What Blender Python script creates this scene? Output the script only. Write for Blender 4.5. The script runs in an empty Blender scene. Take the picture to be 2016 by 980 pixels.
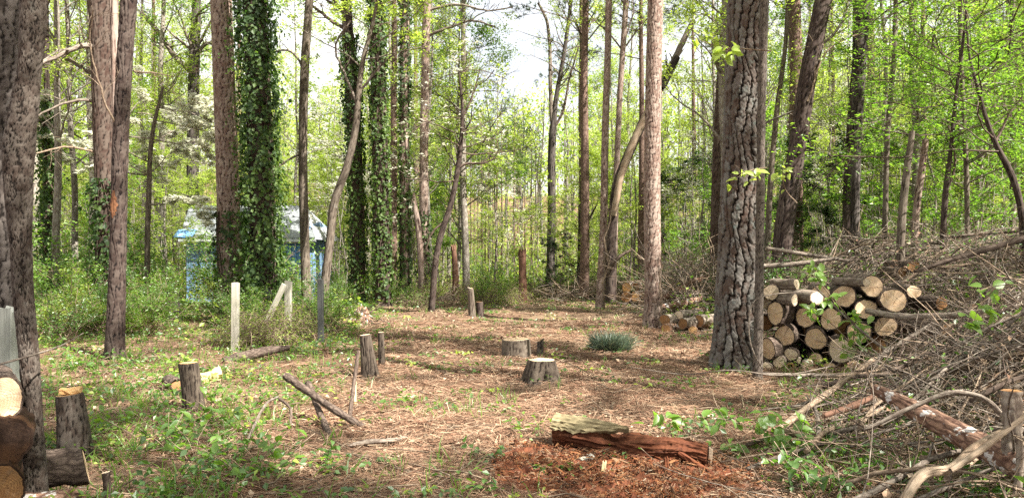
import bpy, math
import numpy as np
from math import radians, pi

S = bpy.context.scene
COL = S.collection
rng = np.random.default_rng(11)

# ------------------------------------------------------------------ camera, world, sun, exposure
FPX, HZ, EYE = 1494.0, 500.0, 1.6            # focal length and horizon row of the 2016x980 photograph
cam_d = bpy.data.cameras.new('camera'); cam = bpy.data.objects.new('camera', cam_d); COL.objects.link(cam)
cam_d.sensor_width = 36.0; cam_d.lens = 36.0 * FPX / 2016.0
cam_d.clip_start = 0.05; cam_d.clip_end = 3000
cam.location = (0, 0, EYE); cam.rotation_euler = (radians(90) + math.atan((HZ - 490) / FPX), 0, 0)
S.camera = cam

SUN = np.array((0.74, -0.50, 0.98)); SUN /= np.linalg.norm(SUN)     # towards the sun: high, from the right and a little behind
w = bpy.data.worlds.new('World'); S.world = w; w.use_nodes = True
wn = w.node_tree; bg = wn.nodes['Background']
sky = wn.nodes.new('ShaderNodeTexSky'); sky.sky_type = 'NISHITA'; sky.sun_disc = False
sky.sun_elevation = math.asin(SUN[2]); sky.sun_rotation = math.atan2(SUN[0], SUN[1])
sky.dust_density = 1.5; sky.air_density = 1.0; sky.ozone_density = 1.0
# thin bright cloud over most of the sky, blue showing in places
wtc = wn.nodes.new('ShaderNodeTexCoord'); wnz = wn.nodes.new('ShaderNodeTexNoise'); wnz.inputs['Scale'].default_value = 2.6; wnz.inputs['Detail'].default_value = 6
wrp = wn.nodes.new('ShaderNodeValToRGB'); wrp.color_ramp.elements[0].position = .36; wrp.color_ramp.elements[0].color = (.55, .55, .55, 1); wrp.color_ramp.elements[1].position = .56; wrp.color_ramp.elements[1].color = (.95, .95, .95, 1)
wmx = wn.nodes.new('ShaderNodeMix'); wmx.data_type = 'RGBA'; wmx.inputs[7].default_value = (8.2, 8.1, 8.0, 1)
wn.links.new(wtc.outputs['Generated'], wnz.inputs['Vector']); wn.links.new(wnz.outputs[0], wrp.inputs[0]); wn.links.new(wrp.outputs[0], wmx.inputs[0])
wn.links.new(sky.outputs[0], wmx.inputs[6]); wn.links.new(wmx.outputs[2], bg.inputs[0]); bg.inputs[1].default_value = 0.052
sd = bpy.data.lights.new('sun', 'SUN'); sd.energy = 5.0; sd.angle = radians(0.5); sd.color = (1.0, 0.95, 0.86)
so = bpy.data.objects.new('sun', sd); COL.objects.link(so)
from mathutils import Vector, Matrix
so.rotation_euler = Vector(-SUN).to_track_quat('-Z', 'Y').to_euler()
S.view_settings.view_transform = 'Standard'; S.view_settings.look = 'None'
S.view_settings.exposure = 1.98; S.view_settings.gamma = 1.0
S.cycles.max_bounces = 6; S.cycles.diffuse_bounces = 4; S.cycles.glossy_bounces = 2; S.cycles.transmission_bounces = 4
S.cycles.use_denoising = False; S.cycles.caustics_reflective = False; S.cycles.caustics_refractive = False

# ------------------------------------------------------------------ materials
MATS = {}
def new_mat(name):
    m = bpy.data.materials.new(name); m.use_nodes = True
    m.node_tree.nodes.clear(); MATS[name] = m
    return m, m.node_tree
def N(nt, typ, ins=None, **props):
    n = nt.nodes.new(typ)
    for k, v in props.items(): setattr(n, k, v)
    for k, v in (ins or {}).items():
        s = n.inputs[k]
        if hasattr(v, 'is_output'): nt.links.new(v, s)
        else: s.default_value = v
    return n
def rgb(c): return (c[0], c[1], c[2], 1.0)
def mixc(nt, fac, a, b, mode='MIX'):
    n = nt.nodes.new('ShaderNodeMix'); n.data_type = 'RGBA'; n.blend_type = mode
    for k, v in ((0, fac), (6, a), (7, b)):
        if hasattr(v, 'is_output'): nt.links.new(v, n.inputs[k])
        else: n.inputs[k].default_value = v if k == 0 else rgb(v)
    return n.outputs[2]
def ramp(nt, fac, stops, interp='LINEAR'):
    n = nt.nodes.new('ShaderNodeValToRGB'); n.color_ramp.interpolation = interp
    e = n.color_ramp.elements
    while len(e) < len(stops): e.new(0.5)
    for q, (p, c) in zip(e, stops):
        q.position = p; q.color = rgb(c) if not isinstance(c, (int, float)) else (c, c, c, 1)
    nt.links.new(fac, n.inputs[0]); return n.outputs[0]
def noise(nt, vec, scale, detail=4, rough=0.6, out=0):
    n = N(nt, 'ShaderNodeTexNoise', {'Vector': vec, 'Scale': scale, 'Detail': detail, 'Roughness': rough}); return n.outputs[out]
def attr(nt, name): return N(nt, 'ShaderNodeAttribute', attribute_name=name)
def smap(nt, vec, sc, loc=(0, 0, 0)): return N(nt, 'ShaderNodeMapping', {'Vector': vec, 'Scale': sc, 'Location': loc}).outputs[0]
def bump(nt, h, strength, dist): return N(nt, 'ShaderNodeBump', {'Height': h, 'Strength': strength, 'Distance': dist}).outputs[0]
def finish(nt, col, rough=0.9, normal=None, spec=0.2):
    p = N(nt, 'ShaderNodeBsdfPrincipled', {'Roughness': rough, 'Specular IOR Level': spec})
    if hasattr(col, 'is_output'): nt.links.new(col, p.inputs['Base Color'])
    else: p.inputs['Base Color'].default_value = rgb(col)
    if normal is not None: nt.links.new(normal, p.inputs['Normal'])
    o = N(nt, 'ShaderNodeOutputMaterial'); nt.links.new(p.outputs[0], o.inputs[0])

def plate_bark(name, a, b, crack, lichen=None, lich=0.45):
    """bark whose plates are geometry: the attributes plate (0 crevice, 1 plate) and tone (one value a plate) come from the mesh"""
    m, nt = new_mat(name)
    co = attr(nt, 'bark_co').outputs['Vector']
    tone = attr(nt, 'tone').outputs['Fac']; pl = attr(nt, 'plate').outputs['Fac']
    nz = noise(nt, smap(nt, co, (1, 1, .5)), 42, 5, .7)
    t = N(nt, 'ShaderNodeMath', {0: tone, 1: nz}, operation='ADD'); t = N(nt, 'ShaderNodeMath', {0: t.outputs[0], 1: 0.5}, operation='MULTIPLY').outputs[0]
    c = ramp(nt, t, [(.34, a), (.64, b)])
    if lichen:
        ln = noise(nt, co, 5.5, 5, .75)
        c = mixc(nt, ramp(nt, ln, [(lich, 0), (lich + .13, .8)]), c, lichen)
    c = mixc(nt, ramp(nt, pl, [(.08, 0), (.7, 1)]), crack, c)
    h = noise(nt, smap(nt, co, (1, 1, .35)), 90, 5, .7)
    finish(nt, c, .92, bump(nt, h, .6, .006))
    return m
def thin_bark(name, a, b, crack=None, scale=26, stretch=.22, patch=None):
    m, nt = new_mat(name)
    co = attr(nt, 'bark_co').outputs['Vector']
    rnd = N(nt, 'ShaderNodeObjectInfo').outputs['Random']
    wob_ = N(nt, 'ShaderNodeTexNoise', {'Vector': co, 'Scale': scale * .45, 'Detail': 4.0}).outputs[1]
    cw = N(nt, 'ShaderNodeVectorMath', {0: wob_, 1: (.085, .085, .16)}, operation='MULTIPLY').outputs[0]
    co = N(nt, 'ShaderNodeVectorMath', {0: co, 1: cw}, operation='ADD').outputs[0]
    v = smap(nt, co, (1, 1, stretch))
    vo = N(nt, 'ShaderNodeTexVoronoi', {'Vector': v, 'Scale': scale}, feature='DISTANCE_TO_EDGE').outputs[0]
    nz = noise(nt, v, scale * .8, 5, .7)
    c = ramp(nt, nz, [(.3, a), (.7, b)])
    if crack: c = mixc(nt, ramp(nt, vo, [(.02, .8), (.2, 0)]), c, crack)
    if patch:
        pn = noise(nt, co, 9, 3, .6)
        c = mixc(nt, ramp(nt, pn, [(.56, 0), (.6, .9)]), c, patch)
    isl = N(nt, 'ShaderNodeNewGeometry').outputs['Random Per Island']
    k = N(nt, 'ShaderNodeMath', {0: rnd, 1: isl}, operation='ADD').outputs[0]
    k = N(nt, 'ShaderNodeMapRange', {'Value': k, 1: 0, 2: 2, 3: .65, 4: 1.35}).outputs[0]
    hsv = N(nt, 'ShaderNodeHueSaturation', {'Color': c, 'Value': k}).outputs[0]
    h = N(nt, 'ShaderNodeMath', {0: vo, 1: nz}, operation='ADD').outputs[0]
    finish(nt, hsv, .9, bump(nt, h, .7, .01))
    return m
def leaf_mat(name, cols, trans, gloss=.06, rough=.45, noise_scale=.35):
    """leaves: each island takes its own colour of the row, light passes through"""
    m, nt = new_mat(name)
    geo = N(nt, 'ShaderNodeNewGeometry')
    isl = geo.outputs['Random Per Island']
    nz = noise(nt, geo.outputs['Position'], noise_scale, 2, .5)
    f = N(nt, 'ShaderNodeMath', {0: isl, 1: .6}, operation='MULTIPLY').outputs[0]
    f = N(nt, 'ShaderNodeMath', {0: nz, 1: f}, operation='ADD').outputs[0]
    f = N(nt, 'ShaderNodeMapRange', {'Value': f, 1: .35, 2: 1.05}).outputs[0]
    c = ramp(nt, f, [(i / max(1, len(cols) - 1), q) for i, q in enumerate(cols)])
    d = N(nt, 'ShaderNodeBsdfDiffuse', {'Color': c})
    tc = mixc(nt, 1.0, c, trans, 'MULTIPLY')
    t = N(nt, 'ShaderNodeBsdfTranslucent', {'Color': tc})
    mx = N(nt, 'ShaderNodeMixShader', {0: .5, 1: d.outputs[0], 2: t.outputs[0]})
    g = N(nt, 'ShaderNodeBsdfGlossy', {'Color': (1, 1, 1, 1), 'Roughness': rough})
    m2 = N(nt, 'ShaderNodeMixShader', {0: gloss, 1: mx.outputs[0], 2: g.outputs[0]})
    o = N(nt, 'ShaderNodeOutputMaterial'); nt.links.new(m2.outputs[0], o.inputs[0])
    return m
def bits_mat(name, cols, rough=.85):
    """litter: one flat colour a piece, picked from a row"""
    m, nt = new_mat(name)
    isl = N(nt, 'ShaderNodeNewGeometry').outputs['Random Per Island']
    c = ramp(nt, isl, [(i / max(1, len(cols) - 1), q) for i, q in enumerate(cols)])
    finish(nt, c, rough, None, .15); return m
def cut_mat(name, a, b, heart, rings=55):
    """sawn wood: rings round the pith, rays, a darker heart"""
    m, nt = new_mat(name)
    co = attr(nt, 'bark_co').outputs['Vector']
    rnd = N(nt, 'ShaderNodeObjectInfo').outputs['Random']
    dis = N(nt, 'ShaderNodeTexNoise', {'Vector': co, 'Scale': 7.0, 'Detail': 3.0}).outputs[1]
    wv = mixc(nt, .06, (0, 0, 0), (0, 0, 0)); nt.links.new(co, wv.node.inputs[6]); nt.links.new(dis, wv.node.inputs[7])
    ring = N(nt, 'ShaderNodeTexWave', {'Vector': wv, 'Scale': rings * .45, 'Distortion': 1.2, 'Detail': 2.0}, wave_type='RINGS', rings_direction='Z').outputs[1]
    big = noise(nt, co, 9, 4, .6)
    c = mixc(nt, ring, a, b)
    dist = N(nt, 'ShaderNodeVectorMath', {0: co}, operation='LENGTH').outputs['Value']
    hz = N(nt, 'ShaderNodeMath', {0: dist, 1: big}, operation='SUBTRACT').outputs[0]
    c = mixc(nt, ramp(nt, big, [(.42, 0), (.7, .75)]), c, heart)
    saw = N(nt, 'ShaderNodeTexWave', {'Vector': co, 'Scale': 38.0, 'Distortion': 5.0, 'Detail': 2.0}, wave_type='BANDS', bands_direction='DIAGONAL').outputs[1]
    c = mixc(nt, .05, c, (0, 0, 0)); nt.links.new(saw, c.node.inputs[7]); c.node.blend_type = 'OVERLAY'
    ang = N(nt, 'ShaderNodeTexGradient', {'Vector': wv}, gradient_type='RADIAL').outputs[1]
    r2 = N(nt, 'ShaderNodeMath', {0: rnd, 1: 40.0}, operation='MULTIPLY').outputs[0]; an = N(nt, 'ShaderNodeMath', {0: ang, 1: 9.0, 2: r2}, operation='MULTIPLY_ADD').outputs[0]
    crk = N(nt, 'ShaderNodeTexNoise', {'W': an, 'Scale': 1.6, 'Detail': 1.0}, noise_dimensions='1D').outputs[0]
    c = mixc(nt, ramp(nt, crk, [(.655, 0), (.675, .75), (.70, .75), (.72, 0)]), c, (.12, .07, .04))
    dirt = noise(nt, N(nt, 'ShaderNodeVectorMath', {0: co, 1: r2}, operation='ADD').outputs[0], 14, 5, .7)
    c = mixc(nt, ramp(nt, dirt, [(.5, 0), (.75, .4)]), c, (.30, .22, .15))
    k = N(nt, 'ShaderNodeMapRange', {'Value': rnd, 3: .78, 4: 1.12}).outputs[0]
    c = N(nt, 'ShaderNodeHueSaturation', {'Color': c, 'Value': k}).outputs[0]
    finish(nt, c, .8, bump(nt, saw, .12, .002)); return m
def grain_mat(name, a, b, c3, sc=(30, 30, 2), crack=None, sheen=.85):
    m, nt = new_mat(name)
    co = attr(nt, 'bark_co').outputs['Vector']
    g = noise(nt, smap(nt, co, sc), 1.0, 6, .65); big = noise(nt, co, 3.2, 4, .6)
    c = ramp(nt, g, [(.3, a), (.68, b)])
    c = mixc(nt, ramp(nt, big, [(.45, 0), (.65, .8)]), c, c3)
    if crack: c = mixc(nt, ramp(nt, noise(nt, smap(nt, co, (sc[0] * 1.6, sc[1] * 1.6, sc[2] * .8)), 1, 3, .5), [(.3, .9), (.38, 0)]), c, crack)
    rnd = N(nt, 'ShaderNodeObjectInfo').outputs['Random']
    k = N(nt, 'ShaderNodeMapRange', {'Value': rnd, 3: .82, 4: 1.15}).outputs[0]
    c = N(nt, 'ShaderNodeHueSaturation', {'Color': c, 'Value': k}).outputs[0]
    finish(nt, c, sheen, bump(nt, g, .8, .008)); return m

plate_bark('pine_bark', (0.0766, 0.0500, 0.0385), (0.1540, 0.1420, 0.1279), (0.0116, 0.0072, 0.0052), (0.1267, 0.1570, 0.1456), .56)
plate_bark('cherry_bark', (0.0495, 0.0343, 0.0270), (0.1125, 0.0931, 0.0780), (0.0099, 0.0071, 0.0055), (0.1089, 0.1117, 0.0990), .62)
plate_bark('grey_plate_bark', (0.035, 0.027, 0.023), (0.098, 0.083, 0.075), (0.0072, 0.0050, 0.0039), (0.113, 0.110, 0.104), .62)
plate_bark('pink_bark', (0.169, 0.108, 0.085), (0.310, 0.243, 0.203), (0.035, 0.018, 0.015), (0.283, 0.254, 0.220), .6)
plate_bark('dark_bark', (0.0380, 0.0242, 0.0202), (0.0836, 0.0638, 0.0538), (0.0068, 0.0043, 0.0044), (0.0940, 0.1012, 0.0907), .66)
plate_bark('red_bark', (0.0508, 0.0292, 0.0224), (0.0959, 0.0724, 0.0582), (0.0099, 0.0059, 0.0044), (0.0902, 0.0994, 0.0907), .68)
plate_bark('stump_bark', (0.046, 0.034, 0.026), (0.099, 0.078, 0.060), (0.008, 0.005, 0.004), (0.083, 0.086, 0.055), .6)
plate_bark('smooth_bark', (0.092, 0.071, 0.055), (0.156, 0.129, 0.101), (0.0303, 0.0215, 0.0165), (0.192, 0.184, 0.161), .6)
plate_bark('patchy_bark', (0.069, 0.053, 0.044), (0.138, 0.115, 0.096), (0.0176, 0.0127, 0.0099), (0.252, 0.248, 0.234), .62)
thin_bark('twig_grey', (0.136, 0.111, 0.089), (0.289, 0.246, 0.204), (0.076, 0.055, 0.043))
thin_bark('twig_tan', (0.180, 0.127, 0.086), (0.361, 0.283, 0.205), (0.107, 0.070, 0.049))
thin_bark('twig_dark', (0.078, 0.058, 0.047), (0.172, 0.125, 0.098), (0.047, 0.031, 0.023))
thin_bark('pale_trunk', (0.182, 0.164, 0.137), (0.320, 0.293, 0.251), (0.099, 0.075, 0.060), 16, .3)
thin_bark('pine_trunk', (0.140, 0.089, 0.066), (0.253, 0.175, 0.140), (0.055, 0.031, 0.024), 18, .35)
thin_bark('log_bark', (0.076, 0.055, 0.044), (0.164, 0.123, 0.097), (0.029, 0.019, 0.015), 24, .35)
thin_bark('log_pale_bark', (0.188, 0.150, 0.120), (0.300, 0.255, 0.210), (0.105, 0.075, 0.060), 20, .3)
thin_bark('log_red_bark', (0.156, 0.086, 0.058), (0.312, 0.195, 0.136), (0.055, 0.027, 0.020), 20, .3, (0.484, 0.452, 0.429))
leaf_mat('leaf_young', [(.185, .255, .042), (.255, .345, .062), (.34, .42, .10)], (1.9, 1.9, 1.1), .03)
leaf_mat('leaf_fresh', [(.070, .160, .022), (.110, .215, .028), (.165, .275, .042)], (1.9, 1.9, 1.), .04)
leaf_mat('leaf_green', [(.040, .105, .018), (.070, .155, .026), (.115, .215, .038)], (1.5, 1.6, .8), .06)
leaf_mat('leaf_ivy', [(.018, .045, .010), (.040, .088, .018), (.12, .19, .040)], (1.3, 1.5, .7), .025, .6)
leaf_mat('leaf_pine', [(.035, .075, .022), (.055, .105, .032), (.085, .13, .04)], (.8, .9, .6), .04)
leaf_mat('leaf_dark', [(.02, .05, .013), (.035, .08, .018), (.06, .11, .025)], (.9, 1.0, .6), .06)
leaf_mat('leaf_blue', [(.075, .115, .085), (.125, .175, .125), (.22, .23, .14)], (.7, .8, .7), .04)
leaf_mat('petal', [(.62, .62, .50), (.74, .74, .64), (.82, .82, .76)], (.9, .9, .8), .02)
bits_mat('needle_litter', [(.110, .054, .034), (.185, .098, .062), (.245, .143, .092), (.31, .205, .135), (.39, .30, .205)])
bits_mat('leaf_litter', [(.10, .055, .036), (.17, .10, .066), (.25, .165, .11), (.33, .235, .16), (.44, .345, .25)])
bits_mat('rot_bits', [(0.035, 0.016, 0.010), (0.077, 0.025, 0.013), (0.121, 0.039, 0.016), (0.166, 0.061, 0.022), (0.192, 0.096, 0.045), (0.083, 0.039, 0.022), (0.230, 0.153, 0.089)])
bits_mat('straw', [(.38, .28, .165), (.52, .41, .25), (.60, .50, .33)])
cut_mat('cut_fresh', (.66, .46, .29), (.78, .60, .42), (.62, .38, .21))
cut_mat('cut_pale', (0.590, 0.459, 0.320), (0.672, 0.566, 0.426), (0.574, 0.410, 0.271))
cut_mat('cut_orange', (.66, .37, .15), (.80, .52, .25), (.74, .42, .17))
cut_mat('cut_brown', (0.216, 0.108, 0.043), (0.317, 0.173, 0.072), (0.166, 0.072, 0.029))
grain_mat('rotten_wood', (0.054, 0.019, 0.010), (0.170, 0.058, 0.025), (0.109, 0.033, 0.016), (40, 40, 3), (0.021, 0.009, 0.006))
grain_mat('rotten_dark', (0.016, 0.008, 0.005), (0.045, 0.025, 0.016), (0.072, 0.032, 0.013), (40, 40, 6), (0.007, 0.004, 0.003))
grain_mat('mossy_wood', (.125, .10, .055), (.27, .22, .13), (.10, .085, .045), (40, 40, 2.5), (.16, .12, .07))
grain_mat('split_wood', (0.435, 0.315, 0.165), (0.570, 0.450, 0.270), (0.495, 0.338, 0.150), (40, 40, 3))
grain_mat('post_wood', (0.302, 0.281, 0.230), (0.461, 0.432, 0.374), (0.274, 0.266, 0.202), (45, 45, 1.6), (0.122, 0.104, 0.079))
grain_mat('post_grey', (0.128, 0.133, 0.118), (0.204, 0.209, 0.188), (0.148, 0.158, 0.133), (45, 45, 1.6), (0.056, 0.051, 0.044))
grain_mat('plank_grey', (0.046, 0.047, 0.046), (0.080, 0.083, 0.081), (0.057, 0.058, 0.057), (45, 45, 1.6), (0.020, 0.019, 0.017))
grain_mat('dead_wood', (0.218, 0.158, 0.109), (0.338, 0.266, 0.196), (0.261, 0.174, 0.114), (35, 35, 2), (0.093, 0.049, 0.030))
grain_mat('snag_wood', (0.098, 0.049, 0.032), (0.196, 0.108, 0.073), (0.140, 0.070, 0.045), (35, 35, 2), (0.032, 0.015, 0.010))
grain_mat('scar_wood', (0.112, 0.045, 0.021), (0.210, 0.098, 0.049), (0.084, 0.035, 0.021), (40, 40, 4), (0.035, 0.017, 0.010))
grain_mat('black_wood', (.015, .012, .011), (.04, .032, .028), (.03, .022, .018), (35, 35, 2))
grain_mat('shed_blue', (0.1152, 0.2116, 0.3780), (0.1728, 0.2916, 0.4683), (0.2648, 0.3643, 0.4987), (20, 20, 1.2), (0.0576, 0.0929, 0.1512))
grain_mat('door_blue', (0.080, 0.216, 0.496), (0.136, 0.304, 0.592), (0.224, 0.368, 0.560), (20, 20, 1.2), (0.064, 0.128, 0.272))
grain_mat('shed_trim', (.5, .52, .55), (.66, .68, .7), (.42, .46, .52), (20, 20, 1.2))
def _roof():
    m, nt = new_mat('roof_sheet')
    tc = N(nt, 'ShaderNodeTexCoord').outputs['Object']
    n1 = noise(nt, tc, 2.2, 5, .7); n2 = noise(nt, tc, 14, 4, .7)
    c = ramp(nt, n2, [(.3, (.12, .13, .14)), (.7, (.25, .265, .275))])
    c = mixc(nt, ramp(nt, n1, [(.5, 0), (.64, .7)]), c, (.17, .20, .19))
    finish(nt, c, .6, bump(nt, n2, .2, .01), .4)
_roof()
def _ground():
    m, nt = new_mat('forest_floor')
    P = N(nt, 'ShaderNodeNewGeometry').outputs['Position']
    n1 = noise(nt, P, .42, 5, .62); n2 = noise(nt, P, 7, 6, .75); n3 = noise(nt, P, 42, 4, .7); n4 = noise(nt, smap(nt, P, (1, 1, 1), (31, 7, 0)), .9, 4, .6)
    c = ramp(nt, n2, [(.3, (.085, .046, .032)), (.5, (.165, .095, .063)), (.72, (.27, .182, .123))])
    c = mixc(nt, ramp(nt, n3, [(.5, 0), (.7, .6)]), c, (.34, .255, .17))
    c = mixc(nt, ramp(nt, n1, [(.45, 0), (.65, .55)]), c, (.29, .215, .14))
    c = mixc(nt, ramp(nt, n4, [(.55, 0), (.75, .5)]), c, (.10, .11, .035))
    h = N(nt, 'ShaderNodeMath', {0: n2, 1: n3}, operation='ADD').outputs[0]
    finish(nt, c, .95, bump(nt, h, 1.0, .04), .1)
_ground()
M = MATS

# ------------------------------------------------------------------ mesh helpers
class Geo:
    """collects pieces; build() links them as ONE mesh object"""
    def __init__(s): s.v = []; s.co = []; s.pl = []; s.tn = []; s.f = []; s.n = 0
    def add(s, v, f, mat=0, co=None, smooth=True, pl=None, tn=None):
        v = np.asarray(v, float).reshape(-1, 3); f = np.asarray(f, np.int64)
        s.v.append(v); s.co.append(v if co is None else np.asarray(co, float).reshape(-1, 3))
        s.pl.append(np.ones(len(v)) if pl is None else np.ravel(pl)); s.tn.append(np.full(len(v), .5) if tn is None else np.ravel(tn))
        s.f.append((f + s.n, mat, smooth)); s.n += len(v); return s
    def mesh(s, name, mats):
        V = np.concatenate(s.v); me = bpy.data.meshes.new(name)
        loops = np.concatenate([f.ravel() for f, _, _ in s.f])
        tot = np.concatenate([np.full(len(f), f.shape[1]) for f, _, _ in s.f])
        me.vertices.add(len(V)); me.vertices.foreach_set('co', V.ravel().astype(np.float32))
        me.loops.add(len(loops)); me.loops.foreach_set('vertex_index', loops.astype(np.int32))
        me.polygons.add(len(tot)); st = np.concatenate(([0], np.cumsum(tot)[:-1]))
        me.polygons.foreach_set('loop_start', st.astype(np.int32))
        me.polygons.foreach_set('material_index', np.concatenate([np.full(len(f), m) for f, m, _ in s.f]).astype(np.int32))
        me.polygons.foreach_set('use_smooth', np.concatenate([np.full(len(f), sm) for f, _, sm in s.f]).astype(bool))
        a = me.attributes.new('bark_co', 'FLOAT_VECTOR', 'POINT'); a.data.foreach_set('vector', np.concatenate(s.co).ravel().astype(np.float32))
        pl = np.concatenate(s.pl)
        if (pl != 1).any():
            a = me.attributes.new('plate', 'FLOAT', 'POINT'); a.data.foreach_set('value', pl.astype(np.float32))
            a = me.attributes.new('tone', 'FLOAT', 'POINT'); a.data.foreach_set('value', np.concatenate(s.tn).astype(np.float32))
        for m in mats: me.materials.append(M[m])
        me.update(calc_edges=True); me.validate()
        return me
    def build(s, name, mats, parent=None, loc=None, **tags):
        return put(name, s.mesh(name, mats if isinstance(mats, (list, tuple)) else [mats]), parent, loc, **tags)
def put(name, data, parent=None, loc=None, label=None, cat=None, group=None, kind=None):
    o = bpy.data.objects.new(name, data); COL.objects.link(o)
    if parent is not None: o.parent = parent
    if loc is not None: o.location = loc
    return tag(o, label, cat, group, kind)
def tag(o, label=None, cat=None, group=None, kind=None):
    if label: o['label'] = label
    if cat: o['category'] = cat
    if group: o['group'] = group
    if kind: o['kind'] = kind
    return o
def thing(name, label, cat, loc, group=None): return put(name, None, None, loc, label, cat, group)
def copy_tree(o, loc, rz=0, sc=1, label=None, group=None):
    c = o.copy(); COL.objects.link(c); c.location = loc; c.rotation_euler = (0, 0, rz); c.scale = (sc,) * 3 if np.isscalar(sc) else sc
    if label: c['label'] = label
    if group: c['group'] = group
    for ch in o.children:
        d = ch.copy(); COL.objects.link(d); d.parent = c
        for g in ch.children: e = g.copy(); COL.objects.link(e); e.parent = d
    return c

def norm(a): return a / np.maximum(np.linalg.norm(a, axis=-1, keepdims=True), 1e-9)
def frames(P):
    T = np.gradient(P, axis=1) if P.shape[1] > 2 else np.repeat(P[:, 1:] - P[:, :1], 2, 1)
    T = norm(T); mean = norm(P[:, -1] - P[:, 0])
    ref = np.where(np.abs(mean[:, 2:3]) > .8, np.array([[1., 0, 0]]), np.array([[0, 0, 1.]]))
    A = norm(np.cross(T, ref[:, None, :])); B = np.cross(T, A)
    return T, A, B
def tubes(P, Rr, k):
    """N tubes of n rings and k sides: verts (N*n*k,3), quads, unrolled co"""
    P = np.asarray(P, float); Rr = np.asarray(Rr, float)
    Nn, n, _ = P.shape; T, A, B = frames(P)
    th = np.arange(k) * 2 * pi / k; c, s = np.cos(th), np.sin(th)
    V = P[:, :, None] + Rr[:, :, None, None] * (A[:, :, None] * c[:, None] + B[:, :, None] * s[:, None])
    L = np.concatenate((np.zeros((Nn, 1)), np.cumsum(np.linalg.norm(np.diff(P, axis=1), axis=2), 1)), 1)
    off = np.arange(Nn) * 1.37 % 9
    CO = np.stack((Rr[:, :, None] * c, Rr[:, :, None] * s, np.broadcast_to((L + off[:, None])[:, :, None], (Nn, n, k))), -1)
    i = np.arange(n - 1)[:, None] * k; j = np.arange(k)[None]; j2 = (j + 1) % k
    q = np.stack((i + j, i + j2, i + k + j2, i + k + j), -1).reshape(-1, 4)
    F = (np.arange(Nn)[:, None, None] * (n * k) + q).reshape(-1, 4)
    return V.reshape(-1, 3), F, CO.reshape(-1, 3)
def caps(P, Rr, k, base):
    """end polygons for tubes() output (both ends)"""
    n = P.shape[1]; i = np.arange(P.shape[0])[:, None] * n * k
    return np.concatenate((i + np.arange(k)[::-1], i + (n - 1) * k + np.arange(k)))
def at(px, py, Y): return np.array(((px - 1008) / FPX * Y, Y, EYE - (py - HZ) / FPX * Y))
def sstep(a, b, x): t = np.clip((x - a) / (b - a), 0, 1); return t * t * (3 - 2 * t)
def H(x, y):
    """height of the ground"""
    x = np.asarray(x, float); y = np.asarray(y, float)
    h = .05 * np.sin(1.1 * x + .4) * np.sin(.9 * y) + .025 * np.sin(2.7 * x + 1.3 * y) + .02 * np.sin(4.3 * x - 1.1 * y + 1) * np.sin(3.9 * y + .7 * x)
    h = h + .13 * np.clip(x - 5.0 - .06 * y, 0, 22) * sstep(11, 19, y)
    h = h + sstep(52, 140, y) * 12 + .10 * np.clip(np.abs(x) - 12, 0, 40) * sstep(38, 80, y)
    return h - .3 * sstep(20, 34, y) * (1 - sstep(34, 60, y))
def gp(px, py):
    Y = 12.0
    for _ in range(30):
        x = (px - 1008) / FPX * Y; z = float(H(x, Y)); Y = .5 * Y + .5 * np.clip((EYE - z) * FPX / max(py - HZ, 5), 2, 300)
    x = (px - 1008) / FPX * Y
    return np.array((x, Y, float(H(x, Y))))
def gy(px, Y): x = (px - 1008) / FPX * Y; return np.array((x, Y, float(H(x, Y))))

def leaves(C, size, r, flat=.55, width=.55, fold=.25, droop=0.0, Nrm=None):
    """one bent four-cornered leaf a centre: verts and quads"""
    n = len(C); size = np.broadcast_to(size, (n,)) * r.uniform(.65, 1.3, n)
    nm = r.normal(size=(n, 3)); nm[:, 2] = np.abs(nm[:, 2]) + flat * 2
    if Nrm is not None: nm = Nrm + .45 * r.normal(size=(n, 3))
    nm = norm(nm); d = r.normal(size=(n, 3)); d[:, 2] -= droop * 2
    d = norm(d - nm * np.sum(d * nm, 1, keepdims=True)); s = np.cross(nm, d)
    h = size[:, None] * .5; wv = size[:, None] * width * .5
    V = np.stack((C - d * h, C + s * wv + nm * fold * wv - d * h * .1, C + d * h - nm * h * fold * .5, C - s * wv + nm * fold * wv - d * h * .1), 1)
    return V.reshape(-1, 3), np.arange(n * 4).reshape(n, 4)
def worley(u, v, su, sv, per, seed, jit=.72):
    """cells on an unrolled trunk: F1, F2, random value of the cell"""
    nu = max(3, int(round(per / su))); U = u / per * nu; Vv = v / sv
    iu = np.floor(U).astype(int); iv = np.floor(Vv).astype(int)
    asp = float(np.clip(sv / (per / nu), .6, 2.2)) ** .75
    f1 = np.full(u.shape, 9.); f2 = np.full(u.shape, 9.); idv = np.zeros(u.shape); dv1 = np.zeros(u.shape)
    def hs(a, b, s):
        x = np.sin((a % nu) * 127.1 + b * 311.7 + seed * 74.7 + s * 19.19) * 43758.5453
        return x - np.floor(x)
    for a in (-1, 0, 1):
        for b in (-1, 0, 1):
            ca, cb = iu + a, iv + b
            du = ca + .5 + jit * (hs(ca, cb, 1) - .5) - U; dv = cb + .5 + jit * (hs(ca, cb, 2) - .5) + .5 * (ca % 2) - Vv
            d = (np.abs(du) ** 2.6 + np.abs(dv * asp) ** 2.6) ** (1 / 2.6)
            cl = d < f1
            f2 = np.where(cl, f1, np.minimum(f2, d)); idv = np.where(cl, hs(ca, cb, 3), idv); dv1 = np.where(cl, dv, dv1); f1 = np.where(cl, d, f1)
    return f1, f2, idv, dv1
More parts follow.
